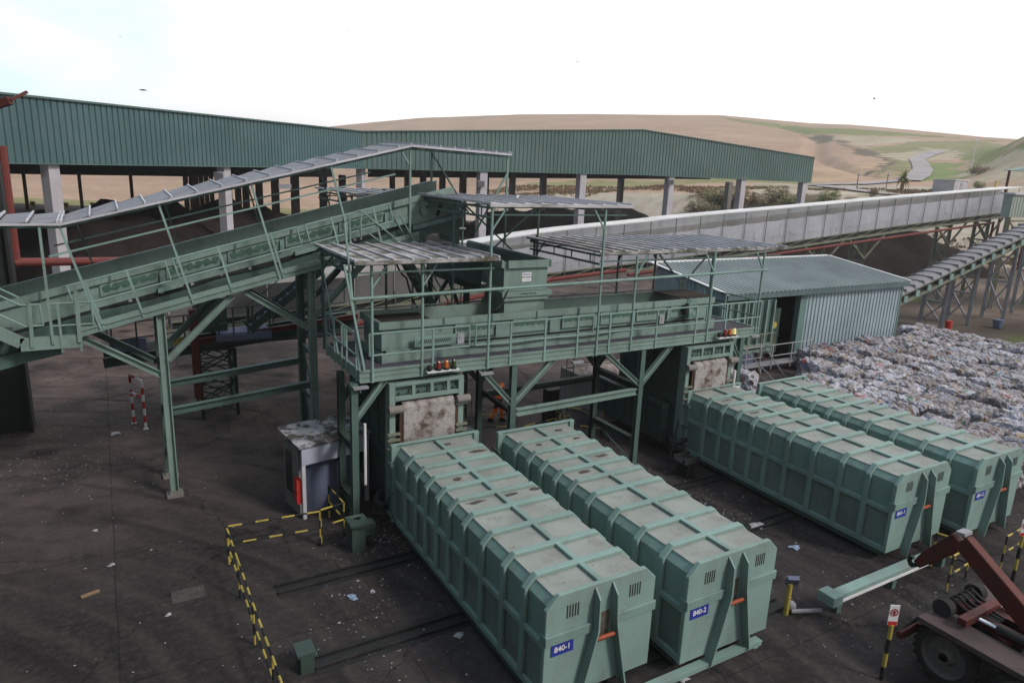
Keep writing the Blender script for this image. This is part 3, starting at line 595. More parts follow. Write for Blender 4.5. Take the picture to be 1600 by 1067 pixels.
# ------------------------------------------------------------------ press containers
CW, CL_, CZ0, CZ1, CH = 2.5, 7.65, .28, 2.475, .25
def outline(ins, z0=CZ0, x0=0, x1=CW):
    return [(x0+ins, z0), (x0+ins, CZ1-CH), (x0+CH, CZ1-ins), (x1-CH, CZ1-ins), (x1-ins, CZ1-CH), (x1-ins, z0)]
def make_container():
    t = thing('waste_container', '', 'container', (0, 0, 0), 'green press containers')
    IN = .09
    b = MB(); pr = [(x, .05, z) for x, z in outline(IN)]; b.prism(pr, (0, CL_-.08, 0)); b.build('body', G_LITE, t)
    for x in (IN-.004, CW-IN-.004+.003): b = MB(); b.box(x, .1, CZ0+.1, x+.005, CL_-.1, 1.36); b.build('lower_panel', G_LOW, t)
    b = MB(); b.box(CH-.02, .06, CZ1-IN+.001, CW-CH+.02, CL_-.06, CZ1-IN+.006); b.build('roof_panel', G_TOP, t)
    hoops = [.80, 1.60, 2.5, 3.38, 4.12, 4.77, 5.42, 6.06, 6.76]
    for y in hoops:
        o_ = outline(0); i_ = outline(IN-.004); poly = [(x, y-.075, z) for x, z in o_]+[(x, y-.075, z) for x, z in reversed(i_)]
        MB().prism(poly, (0, .15, 0)).build('rib', G_LITE2, t, bevel=.012)
    ys = [.05]+[h for h in hoops]+[CL_-.1]
    b = MB(); b.box(CW/2-.065, .06, CZ1-IN+.002, CW/2+.065, CL_-.1, CZ1-.014)
    b.build('ridge_rail', G_LITE2, t, bevel=.01)
    for s in (0, 1):
        x0, x1 = (.012, IN+.01) if s == 0 else (CW-IN-.01, CW-.012)
        for za, zb_ in ((1.38, 1.51), (CZ0-.01, CZ0+.13)):
            b = MB(); b.box(x0, .06, za, x1, CL_-.1, zb_); b.build('side_rail', G_LITE2, t, bevel=.012)
    # front end: plate, cross band, vents, hook fins
    b = MB(); b.prism([(x, -.03, z) for x, z in outline(-.012)], (0, .1, 0)); b.build('front_plate', G_LITE2, t, bevel=.012)
    b = MB(); b.box(-.03, -.085, 1.53, 1.0, -.028, 1.73); b.box(1.5, -.085, 1.53, CW+.03, -.028, 1.73); b.box(-.031, -.03, 1.53, -.011, .12, 1.73); b.build('cross_band', G_LITE, t, bevel=.012)
    for xc in (.56, 2.0):
        b = MB()
        for k in range(5): b.box(xc-.13+k*.06, -.036, 1.97, xc-.105+k*.06, -.0295, 2.23)
        b.build('vent', BLACK, t)
    for s in (-1, 1):
        x = CW/2+s*.2; xb = CW/2+s*.56
        b = MB(); th = .035
        for (xa, ya, za), (xc, yc, zc) in (((x, -.03, 2.42), (x, -.20, 2.25)), ((x, -.20, 2.25), (x+s*.02, -.24, 1.62)), ((x+s*.02, -.24, 1.62), (xb, -.22, .12))):
            b.add([(xa-th/2, -.028, za), (xa+th/2, -.028, za), (xa+th/2, ya-.01, za), (xa-th/2, ya-.01, za), (xc-th/2, -.028, zc), (xc+th/2, -.028, zc), (xc+th/2, yc-.01, zc), (xc-th/2, yc-.01, zc)],
                  [(0, 1, 2, 3), (7, 6, 5, 4), (0, 4, 5, 1), (1, 5, 6, 2), (2, 6, 7, 3), (3, 7, 4, 0)])
        b.build('hook_fin', G_LITE2, t)
    b = MB(); b.tube((CW/2-.2, -.17, 1.42), (CW/2+.2, -.17, 1.42), .042, 10); b.build('hook_bar', paint('worn_hook_bar', (.36, .08, .035), (.10, .05, .04), .8, 9, .5, streak=False), t)
    b = MB(); b.box(CW/2-.17, -.036, 1.22, CW/2+.17, -.0285, 1.85); b.build('greasy_plate', paint('greasy_rust', (.10, .075, .06), (.16, .20, .17), .8, 5, .7), t)
    b = MB(); b.prism([(CW/2-.5, -.034, .3), (CW/2+.5, -.034, .3), (CW/2+.16, -.034, 1.2), (CW/2-.16, -.034, 1.2)], (0, .004, 0)); b.build('wear_plate', G_LITE, t)
    # door end
    b = MB(); b.box(-.06, CL_-.12, CZ0-.02, .1, CL_+.02, CZ1); b.box(CW-.1, CL_-.12, CZ0-.02, CW+.06, CL_+.02, CZ1); b.box(-.062, CL_-.12, CZ1+.001, CW+.062, CL_+.022, CZ1+.03); b.box(.1, CL_-.06, CZ0, CW-.1, CL_, CZ1); b.build('door_frame', G_LITE2, t, bevel=.012)
    b = MB()
    for z in (.5, 1.2, 1.95): b.box(-.14, CL_-.3, z, -.062, CL_+.1, z+.07)
    b.tube((-.11, CL_-.2, .4), (-.11, CL_-.2, 2.1), .025, 6); b.build('hinge', G_MID, t)
    b = MB()
    for x in (.55, 1.85): b.box(x, .1, .10, x+.1, CL_-.1, CZ0-.002)
    for y in (.5, 2.2, 4, 5.8, 7.2): b.box(.35, y, .16, CW-.35, y+.1, CZ0-.003)
    b.box(.02, .12, CZ0-.13, .12, CL_-.2, CZ0-.004); b.box(CW-.12, .12, CZ0-.13, CW-.02, CL_-.2, CZ0-.004)
    for x in (.3, 2.1):
        for y in (.3, 3.4, 6.1): b.tube((x, y, .16), (x+.1, y, .16), .13, 12)
    b.build('underframe', G_DARK, t)
    b = MB(); b.box(.13, -.041, 1.26, .62, -.031, 1.52); b.build('number_plate', BLUE, t)
    return t
def grime(t, seed, n):
    r_ = random.Random(seed); b = MB(); base = V(t.location)
    hoops = [.80, 1.60, 2.5, 3.38, 4.12, 4.77, 5.42, 6.06, 6.76, 7.5]
    for k in range(n):
        h = r_.choice(hoops[4:]); side = r_.choice((0, 1)); x = r_.uniform(.3, 1.1) if side == 0 else r_.uniform(1.4, 2.2); y = h-.07-r_.uniform(.12, .2)
        pts = []; rx, ry = r_.uniform(.1, .28), r_.uniform(.05, .11)
        for i in range(11):
            a = i/11*6.283; q = r_.uniform(.6, 1.15); pts.append((base.x+x+math.cos(a)*rx*q, base.y+y+math.sin(a)*ry*q, base.z+CZ1-.09+.0085+k*.0004))
        b.prism(pts, (0, 0, .006))
    if n: b.build('wet_grime', G_DEB, t)
c1 = make_container()
for i, (x, y, num, lab) in enumerate(((0, 0, '840-1', 'green ribbed press container numbered 840-1, nearest, grime on its roof'), (3.05, -.35, '840-2', 'green ribbed press container numbered 840-2, second from the left'), (10.99, .35, '841-1', 'green ribbed press container numbered 841-1, under the right compactor'), (14.16, -.02, '841-2', 'green ribbed press container numbered 841-2, farthest right beside the bales'))):
    t = c1 if i == 0 else copy_tree(c0)
    if i == 0: c0 = copy_tree(c1)
    t.location = (x, y, 0); t['label'] = lab
    pl = [c for c in t.children if c.name.startswith('number_plate')][0]
    text_mesh(num, .155, WHT, pl, 'number', (x+.375, y-.043, 1.385), (1, 0, .0), (0, 0, 1), .003)
    grime(t, i+5, (6, 5, 2, 1)[i])
for ch in list(c0.children): bpy.data.objects.remove(ch)
bpy.data.objects.remove(c0)
# transfer rails across the yard
RAILM = paint('black_rail', (.02, .02, .021), (.06, .055, .05), .5, 2, .6)
def rail(y, x0, x1, label, stop=True, base=V((0, 0, 0))):
    t = thing('transfer_rail', label, 'rail', (x0, y, 0), 'container transfer rails')
    for dy in (-.16, .16):
        b = MB(); b.hbeam((x0, y+dy, .045), (x1, y+dy, .045), .07, .07); b.build('rail', RAILM, t)
    b = MB(); b.box(x0, y-.3, .003, x1, y+.3, .012); b.build('bed', BLACK, t)
    if stop:
        b = MB(); b.box(x0-.28, y-.2, 0, x0-.02, y+.2, .42); b.prism([(x0-.34, y-.22, .42), (x0+.02, y-.22, .42), (x0+.02, y-.22, .47), (x0-.34, y-.22, .47)], (0, .44, 0)); b.tube((x0-.02, y, .25), (x0+.08, y, .25), .07, 10); b.build('end_stop', G_DARK, t)
rail(3.25, -3.3, 13.6, 'long steel container rail across the yard ending in a green buffer, middle one')
rail(6.1, -3.4, 13.6, 'steel container rail nearest the walkway deck, ending by a low kerb', False)
rail(.35, -.4, 7.0, 'steel container rail under the front ends of the numbered containers', False)
b = MB(); b.box(1.2, -.52, .06, 5.3, -.34, .17); b.box(1.2, -.535, .14, 5.3, -.522, .175); b.box(5.1, -.5, 0, 5.25, -.4, .059); b.box(1.3, -.5, 0, 1.45, -.4, .059); tag(b.build('skid_beam', G_LITE2, loc=(1.2, -.62, 0)), 'flat green skid beam under the front of the two nearest containers', 'beam')
t = thing('buffer_beam', 'pale green box beam on short legs before the right containers, tip at the truck hook', 'beam', (7.6, -.4, 0))
b = MB(); b.box(7.62, -.56, .36, 13.3, -.30, .52); b.build('beam', G_LITE2, t, bevel=.01)
b = MB(); b.box(7.45, -.66, .34, 7.8, -.22, .6); b.build('end_block', G_LITE, t, bevel=.015)
b = MB()
for x in (7.85, 10.0, 12.2): b.box(x, -.52, 0, x+.16, -.36, .357)
b.build('leg', G_MID, t)
b = MB(); b.box(7.7, -.585, .33, 11.4, -.565, .40); b.build('guide_strip', WHT, t)

# ------------------------------------------------------------------ loading platform
pf = thing('loading_platform', 'green steel loading platform on columns carrying the feed conveyor, with handrails', 'platform', (-.7, 8.1, 0))
DX0, DX1, DY0, DY1, DZ = -.72, 14.25, 8.1, 11.3, 4.46
b = MB(); b.box(DX0+.05, DY0+.05, DZ-.06, DX1-.05, DY1-.05, DZ); b.build('deck', DECK, pf)
b = MB()
def chan(b, p, q, h, w=.09, sd=1):
    b.beam((p[0], p[1], p[2]), (q[0], q[1], q[2]), w, h)
b.box(DX0, DY0, DZ-.28, DX1, DY0+.06, DZ+.035); b.box(DX0, DY0-.03, DZ-.30, DX1, DY0+.08, DZ-.262); b.box(DX0, DY0-.03, DZ-.02, DX1, DY0-.001, DZ+.04); b.box(DX0, DY0-.02, DZ-.16, DX1, DY0-.001, DZ-.13)
b.box(DX0, DY1-.06, DZ-.28, DX1, DY1, DZ+.035); b.box(DX0-.002, DY0+.061, DZ-.28, DX0+.06, DY1-.061, DZ+.035); b.box(DX1-.06, DY0+.061, DZ-.28, DX1+.002, DY1-.061, DZ+.035)
b.build('edge_beam', G_STEEL, pf)
b = MB()
for x in np.arange(.6, 14, 1.35): b.hbeam((x, DY0+.09, DZ-.17), (x, DY1-.07, DZ-.17), .12, .2)
b.build('floor_joist', G_DARK, pf)
cols = {}
for x in (-.85, 4.0, 8.95, 13.6):
    for y in (8.2, 10.6):
        if x == -.85 and y > 10: y = 9.38
        if x == 4.0 and y > 10: x_ = 4.15
        else: x_ = x
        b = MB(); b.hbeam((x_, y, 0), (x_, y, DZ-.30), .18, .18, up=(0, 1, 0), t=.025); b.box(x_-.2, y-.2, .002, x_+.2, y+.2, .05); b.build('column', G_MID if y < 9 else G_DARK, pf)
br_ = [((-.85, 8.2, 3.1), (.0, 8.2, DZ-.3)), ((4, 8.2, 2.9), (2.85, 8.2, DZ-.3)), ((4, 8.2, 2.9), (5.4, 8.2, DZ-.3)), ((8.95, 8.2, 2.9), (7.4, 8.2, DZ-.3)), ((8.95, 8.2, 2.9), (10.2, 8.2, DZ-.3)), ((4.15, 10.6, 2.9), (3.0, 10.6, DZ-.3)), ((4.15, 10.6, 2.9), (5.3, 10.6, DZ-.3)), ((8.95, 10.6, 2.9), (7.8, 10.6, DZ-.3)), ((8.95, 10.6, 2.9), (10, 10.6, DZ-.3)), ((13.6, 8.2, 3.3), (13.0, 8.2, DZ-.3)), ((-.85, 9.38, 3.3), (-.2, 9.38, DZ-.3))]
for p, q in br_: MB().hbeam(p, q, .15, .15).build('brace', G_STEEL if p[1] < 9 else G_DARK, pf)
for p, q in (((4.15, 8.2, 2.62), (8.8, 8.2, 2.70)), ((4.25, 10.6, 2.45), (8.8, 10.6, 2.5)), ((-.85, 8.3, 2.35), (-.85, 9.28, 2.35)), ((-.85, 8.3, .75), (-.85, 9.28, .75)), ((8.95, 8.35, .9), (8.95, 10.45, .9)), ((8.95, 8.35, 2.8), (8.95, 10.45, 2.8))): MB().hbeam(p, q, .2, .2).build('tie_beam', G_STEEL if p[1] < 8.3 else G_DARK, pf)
b = MB(); b.tube((-.85, 8.3, .1), (-.85, 9.15, .7), .025, 6); b.tube((-.85, 8.3, .7), (-.85, 9.15, .1), .025, 6); b.tube((8.95, 8.3, .1), (8.95, 10.5, .85), .03, 6); b.build('cross_rod', G_MID, pf)
b = MB(); b.tube(at(755, 613, 'y', 10.2), at(797, 643, 'y', 9.0), .085, 12); b.build('duct', BLACK, pf)
b = MB()
for (x, y, z) in ((-.72, 8.05, 4.08), (3.0, 8.05, 4.05), (6.2, 8.05, 4.05), (14.1, 8.05, 4.2)): b.box(x-.2, y-.1, z-.05, x+.2, y+.05, z+.01); b.tube((x, y, z), (x, y, z-.16), .02, 6)
b.build('lamp_bracket', GREY, pf)
def guard(name, p0, p1, posts, par, mat=G_LITE2, h=1.0, base=None, loopend=True, mid=.42):
    p0, p1 = v3(p0), v3(p1); b = MB()
    for zz in (h, mid): b.tube(p0+V((0, 0, zz)), p1+V((0, 0, zz)), .026, 7)
    if loopend:
        for e in (p0, p1): b.tube(e+V((0, 0, mid)), e+V((0, 0, h)), .026, 7)
    for t in posts:
        q = p0.lerp(p1, t); d = (p1-p0).normalized(); b.obox(q+V((0, 0, h/2-.15)), d*.03, V((-d.y, d.x, 0))*.02, V((0, 0, h/2+.15)))
    return b.build(name, mat, par)
yy = DY0-.02
guard('guardrail', (-.45, yy, DZ), (2.45, yy, DZ), (.62,), pf); guard('guardrail', (2.65, yy, DZ), (6.75, yy, DZ), (.28, .57, .86), pf); guard('guardrail', (6.95, yy, DZ), (11.6, yy, DZ), (.1, .52, .9), pf); guard('guardrail', (11.75, yy, DZ), (14.3, yy, DZ), (.32,), pf)
guard('guardrail', (DX0-.02, 8.2, DZ), (DX0-.02, 9.3, DZ), (.1, .85), pf); guard('guardrail', (DX0-.02, 9.4, DZ), (DX0-.02, 11.2, DZ), (.1, .5, .95), pf); guard('guardrail', (-.6, DY1-.03, DZ), (12.5, DY1-.03, DZ), (.1, .25, .4, .55, .7, .85), pf)
guard('guardrail', (DX1+.02, 8.3, DZ), (DX1+.02, 11.2, DZ), (.1, .5, .9), pf)
# canopies over the platform
def canopy(label, x0, x1, y0, y1, z, posts, mat=ROOFW, nrib=7, rise=0.0, over=.12, base=4.1):
    t = thing('canopy', label, 'canopy', (x0, y0, base), 'sheet metal canopies over the conveyors')
    b = MB(); vs = [(x0-over, y0-over, z), (x1+over, y0-over, z), (x1+over, y1+over, z+rise), (x0-over, y1+over, z+rise)]
    b.prism(vs, (0, 0, .025)); b.build('roof_sheet', mat, t)
    b = MB()
    for i in range(nrib+1):
        x = x0-over+.04+(x1-x0+2*over-.08)*i/nrib; b.beam((x, y0-over-.01, z+.05), (x, y1+over, z+rise+.05), .06, .05)
    b.build('roof_rib', RIBW, t)
    b = MB(); b.box(x0-over, y0-over-.012, z-.06, x1+over, y0-over-.002, z+.03); b.build('fascia', mat, t)
    b = MB()
    for y in (y0, y1):
        zz = z+(rise if y == y1 else 0); b.beam((x0, y, zz-.06), (x1, y, zz-.06), .06, .07)
        b.beam((x0, y, zz-.28), (x1, y, zz-.28), .04, .04)
    for x in [x0+(x1-x0)*i/3 for i in range(4)]: b.beam((x, y0, z-.1), (x, y1, z+rise-.1), .05, .06)
    b.beam((x0, y0, z-.36), (x0, y1, z+rise-.36), .05, .06)
    for k in range(4): yk = y0+(y1-y0)*(k+.5)/4; b.beam((x0, yk, z-.36), (x0, yk, z-.1), .03, .03)
    b.build('rafter', G_MID, t)
    for (x, y, zb_) in posts:
        b = MB(); zz = z+rise*(y-y0)/(y1-y0)-.09; b.tube((x, y, zb_), (x, y, zz), .04, 8)
        sx = 1 if x < (x0+x1)/2 else -1; b.beam((x, y, zz-.62), (x+sx*.42, y, zz-.02), .045, .045)
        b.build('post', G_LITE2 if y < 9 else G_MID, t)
    return t
cn1 = canopy('low canopy with mossy dirty white sheets at the left end of the platform', -.78, 3.1, 7.95, 11.5, 7.36, [(-.38, 8.07, 4.15), (1.02, 8.07, 4.15), (-.75, 11.35, 4.3), (1.2, 11.35, 4.3)], nrib=8)
b = MB(); b.beam((-1.05, 8.07, 8.3), (-.72, 8.07, 4.5), .05, .05); b.beam((-.75, 11.2, 6.6), (-.75, 9.9, 4.5), .04, .04); b.beam((-1.1, 8.0, 7.3), (-.62, 8.0, 4.55), .055, .055); b.build('brace', G_LITE2, cn1)
cn2 = canopy('wide canopy of dirty white ribbed sheets at the right end of the platform', 7.05, 15.35, 8.35, 12.5, 7.36, [(8.3, 8.08, 4.2), (11.7, 8.08, 4.2), (14.15, 8.08, 4.3), (7.1, 12.3, 4.3), (10.2, 11.35, 4.3), (12.0, 11.35, 4.3), (15.2, 11.5, 4.3)], nrib=17)
b = MB(); c_ = V((13.55, 11.4, 5.55)); b.obox(c_, (.16, 0, 0), (0, .02, 0), (0, 0, .16))
for e in ((11.9, 7.1), (15.1, 7.0), (12.6, 4.7), (14.6, 4.5)): b.beam(c_, (e[0], 11.4, e[1]), .06, .05)
b.build('cross_brace', G_STEEL, cn2)
cn3 = canopy('high canopy of grey white sheets over the square hopper', 3.05, 7.75, 8.1, 13.0, 8.8, [(3.05, 8.07, 4.15), (6.92, 8.07, 4.15), (3.1, 12.9, 5.2), (7.6, 12.9, 5.2), (3.05, 10.5, 4.4)], mat=ROOFX, nrib=9)
b = MB(); b.beam((7.6, 12.9, 8.5), (4.9, 12.9, 6.3), .05, .05); b.beam((4.6, 12.9, 8.5), (7.4, 12.9, 6.2), .05, .05); b.build('cross_brace', G_MID, cn3)
b = MB(); b.tube((-.95, 8.0, 6.42), (14.3, 8.0, 6.62), .045, 8); tag(b.build('service_pipe', G_LITE, loc=(-.95, 8, 6.42)), 'long pale green pipe running level across all the canopy posts', 'pipe')
cn4 = canopy('distant dirty white canopy with birds on it, behind the inclined conveyor', 1.6, 6.2, 16.0, 20.4, 8.66, [(1.65, 16.1, 4), (1.65, 20.2, 4), (4, 16.1, 4), (6.1, 16.1, 4), (6.1, 20.2, 4)], nrib=8, base=4)
b = MB(); b.tube((1.6, 16.05, 7.4), (6.2, 16.05, 7.4), .04, 8); b.build('rail', G_STEEL, cn4)

# ------------------------------------------------------------------ feed conveyor on the platform
def leaf_row(b, x0, x1, y, zf, n, zc, mi=0, up=.1):
    "leaf shaped panels along a side plate; zf(x) is the base line"
    for i in range(n):
        xc = x0+(x1-x0)*(i+.5)/n; L_2 = (x1-x0)/n*.60; s = 1 if i % 2 else -1
        pts = []
        for k in range(7): u = -1+2*k/6; pts.append((u*L_2, up*.55*(1-u*u)))
        for k in range(5): u = 1-2*(k+1)/6; pts.append((u*L_2, -up*.55*(1-u*u)))
        a = .45*s
        pts = [(xc+math.cos(a)*u-math.sin(a)*w, zf(xc)+zc+math.sin(a)*u+math.cos(a)*w+(zf(xc+math.cos(a)*u-math.sin(a)*w)-zf(xc))) for u, w in pts]
        b.prism([(x, y, z) for x, z in pts], (0, .006, 0), mi)
fc = thing('feed_conveyor', 'long green trough conveyor with leaf motifs lying on the platform', 'conveyor', (.1, 8.75, DZ))
FX0, FX1, FY0, FY1 = .12, 12.55, 8.75, 10.25
b = MB(); b.box(FX0, FY0, 4.78, FX1, FY0+.051, 5.56); b.box(FX0, FY1-.051, 4.78, FX1, FY1, 5.56); b.box(FX0, FY0+.051, 4.78, FX0+.05, FY1-.051, 5.56); b.build('side_wall', G_STEEL, fc)
b = MB(); b.box(FX0-.04, FY0-.09, 5.40, FX1, FY0-.002, 5.60); b.box(FX0-.04, FY1+.002, 5.40, FX1, FY1+.09, 5.60); b.box(FX0-.1, FY0-.088, 5.402, FX0-.042, FY1+.088, 5.602); b.build('rim', G_STEEL, fc)
b = MB()
for x in np.arange(1.9, 12.4, 1.55): b.box(x, FY0-.105, 5.30, x+.05, FY0-.091, 5.605)
b.build('rim_stiffener', G_MID, fc)
b = MB(); b.box(FX0+.1, FY0-.08, DZ+.001, FX1+.1, FY0-.02, 4.80); b.box(FX0+.1, FY1+.02, DZ+.001, FX1+.1, FY1+.16, 4.80); b.box(FX0-.05, FY0-.15, DZ+.003, FX0+.08, FY1+.15, 4.72); b.build('base_rail', G_STEEL, fc)
b = MB(); b.box(2.2, FY0-.022, 4.8, FX1-.4, FY0-.001, 4.86); b.build('belt_gap', BLACK, fc)
b = MB(); b.box(FX0+.06, FY0+.06, 4.95, FX1-.06, FY1-.06, 5.02); b.build('belt', BELT, fc)
b = MB(); b.box(FX0+.04, FY0+.06, 5.45, 1.75, FY1-.06, 5.49); b.build('cover', RUSTIN, fc)
b = MB(); b.box(11.0, FY0+.06, 5.61, FX1-.02, FY1-.06, 5.64); b.build('cover', RUSTIN, fc)
for x in (2.3, 4.2, 6.0, 7.5, 9.0, 10.5):
    b = MB(); b.box(x, FY0-.07, 4.98, x+1.25, FY0-.03, 5.38); mp_ = b.build('motif_panel', G_STEEL, fc)
    b = MB(); leaf_row(b, x+.03, x+1.22, FY0-.079, lambda x: 0, 6, 5.26, up=.17); b.build('leaf_motif', G_LEAF, mp_)
for x in (3.6, 5.5, 7.2, 8.75, 10.3): b = MB(); b.box(x, FY0-.13, 4.95, x+.13, FY0-.075, 5.30); b.build('bracket', G_LITE, fc)
b = MB(); b.box(1.0, FY0-.2, 4.86, 2.25, FY0-.165, 5.15); b.build('perforated_guard', G_LITE2, fc)
b = MB()
for i in range(16): b.beam((1.15+i*.06, FY0-.204, 4.95), (1.19+i*.06, FY0-.204, 5.05), .02, .006, up=(0, 1, 0))
b.build('guard_slot', BLACK, fc)
b = MB(); b.box(11.15, FY0-.28, 4.95, 11.38, FY0-.02, 5.28); b.tube((11.26, FY0-.30, 5.0), (11.26, FY0-.281, 5.0), .07, 12); b.tube((11.2, FY0-.2, 5.28), (11.2, FY0-.2, 5.5), .08, 10); b.build('gearbox', G_LITE, fc)
b = MB(); b.tube((11.05, FY0-.2, 5.1), (11.05, FY0-.2, 5.42), .1, 10); b.build('motor', BLACK, fc)
b = MB()
for x, y in ((1.25, 10.55), (-.0, 0)):
    if y: b.box(x, y-.03, DZ, x+.06, y+.03, 5.5)
b.build('bracket', G_MID, fc)
for nm, x0, lit in (('four warning lamps on the deck edge under the low left canopy, all unlit', 1.2, 0), ('four warning lamps on the deck edge above the right compactor, last one lit', 12.2, 1)):
    t = thing('warning_lights', nm, 'warning lights', (x0, 8.0, 4.3))
    b = MB(); b.box(x0-.1, 7.86, 4.28, x0+.86, 8.05, 4.315); b.build('shelf', WHT, t)
    b = MB(); b.sphere((x0-.0, 7.95, 4.41), .09, 10, 6); b.build('siren', BLACK, t)
    for i, mt in enumerate((LRED, LAMB, LON if lit else LGRN)):
        b = MB(); b.tube((x0+.26+i*.23, 7.95, 4.316), (x0+.26+i*.23, 7.95, 4.38), .09, 12); c_ = b.build('beacon', BLACK, t)
        b = MB(); b.tube((x0+.26+i*.23, 7.95, 4.38), (x0+.26+i*.23, 7.95, 4.53), .075, 12, .06); b.sphere((x0+.26+i*.23, 7.95, 4.53), .06, 10, 5); b.build('lens', mt, c_)

# ------------------------------------------------------------------ hopper and cross conveyor
hp = thing('hopper', 'square green discharge hopper with a white plate, hanging over the feed conveyor', 'hopper', (4.2, 9.3, 5.2))
HX0, HX1, HY0, HY1 = 4.22, 5.78, 9.35, 10.7
def ringbox(b, x0, y0, z0, x1, y1, z1, t=.05):
    b.box(x0, y0, z0, x1, y0+t, z1); b.box(x0, y1-t, z0, x1, y1, z1); b.box(x0, y0+t+.001, z0, x0+t, y1-t-.001, z1); b.box(x1-t, y0+t+.001, z0, x1, y1-t-.001, z1)
b = MB(); b.box(HX0, HY0, 6.12, HX1, HY0+.05, 7.02); b.box(HX1-.05, HY0+.051, 6.12, HX1, 15, 7.02); b.box(HX0, HY0+.051, 6.2, HX0+.05, 15, 7.02); b.build('upper_wall', G_STEEL, hp)
b = MB(); ringbox(b, HX0+.06, HY0+.03, 5.42, HX1-.04, HY1, 6.10); b.build('lower_wall', G_STEEL, hp)
b = MB(); ringbox(b, HX0+.08, HY0+.05, 5.14, HX1-.06, HY1-.03, 5.415); b.build('rubber_skirt', paint('dusty_rubber', (.20, .16, .15), (.1, .08, .07), .5, 3, .9), hp)
b = MB(); b.box(HX0+.09, HY0-.1, 6.84, HX1+.03, HY0-.002, 7.06); b.box(HX1+.002, HY0-.1, 6.84, HX1+.09, 15, 7.062); b.box(HX0-.09, HY0+.0, 6.842, HX0-.002, 15, 7.064); b.build('rim', G_STEEL, hp)
b = MB(); b.box(HX0-.1, HY0-.12, 5.96, HX1+.14, HY0-.002, 6.11); b.box(HX0-.04, HY0-.07, 5.83, HX1+.03, HY0-.003, 5.955); b.box(HX0-.1, HY0, 5.962, HX0-.003, HY1, 6.112); b.box(HX1+.003, HY0, 5.964, HX1+.14, HY1, 6.114); b.build('flange', G_STEEL, hp)
b = MB(); b.box(4.86, HY0-.008, 6.55, 5.19, HY0-.002, 6.68); b.box(4.86, HY0-.008, 6.40, 5.19, HY0-.002, 6.51); pl = b.build('label_plate', WHT, hp)
b = MB()
for i in range(6): b.box(4.90+i*.044, HY0-.0105, 6.60, 4.93+i*.044, HY0-.0085, 6.635+.02*(i == 0))
for i in range(5): b.box(4.91+i*.05, HY0-.0105, 6.45, 4.945+i*.05, HY0-.0085, 6.465)
b.build('lettering', BLUE, pl)
b = MB()
for i in range(13):
    if i != 6: b.box(4.76+i*.044, HY0-.123, 6.02, 4.79+i*.044, HY0-.1205, 6.055)
b.build('lettering', BLACK, hp)
cc = thing('cross_conveyor', 'green trough conveyor with leaf motifs feeding the square hopper from behind', 'conveyor', (4.2, 11, 4.4))
b = MB(); b.box(HX0-.03, HY1+.1, 6.0, HX0-.004, 15.2, 6.80); b.build('side_plate', G_MID, cc)
b = MB(); b.box(HX0+.06, HY1-.2, 6.30, HX1-.06, 15, 6.36); b.build('belt', BELT, cc)
b = MB()
for y in (11.1, 12.5, 13.8):
    for k in range(4): b.sphere((HX0-.036, y+.15+k*.27, 6.62), .13, 8, 5, (.05, 1, .6))
b.build('leaf_motif', G_LEAF, cc)
b = MB(); b.hbeam((HX0-.06, HY1+.05, 5.95), (HX0-.06, 15.2, 5.95), .1, .18); b.hbeam((HX1+.06, HY1+.05, 5.95), (HX1+.06, 15.2, 5.95), .1, .18); b.build('girder', G_DARK, cc)
b = MB()
for y in (11.9, 14.9):
    for x in (HX0, HX1): b.hbeam((x, y, 0 if y > 12 else 4.4), (x, y, 5.85), .14, .14, up=(0, 1, 0))
b.beam((HX0, 11.9, 4.5), (HX0, 13.2, 5.85), .1, .1); b.beam((HX0, 14.9, 4.5), (HX0, 13.4, 5.85), .1, .1); b.build('leg', G_DARK, cc)
st = thing('stair', 'steep dark green stair beside the cross conveyor under the low canopy', 'stair', (2.4, 12.2, 4.4))
for dy in (0, .7): MB().beam((1.9, 12.0+dy, 7.3), (3.6, 12.0+dy, 4.4), .05, .2).build('stringer', G_MID, st)
b = MB()
for i in range(9): t_ = (i+.5)/9; b.box(1.9+1.7*t_-.12, 12.03, 7.3-2.9*t_, 1.9+1.7*t_+.12, 12.67, 7.3-2.9*t_+.03)
b.build('tread', G_MID, st)
for dy in (0, .7): MB().path([(1.9, 12+dy, 8.2), (3.6, 12+dy, 5.4), (3.7, 12+dy, 4.5)], .025, 6).build('handrail', G_STEEL, st)
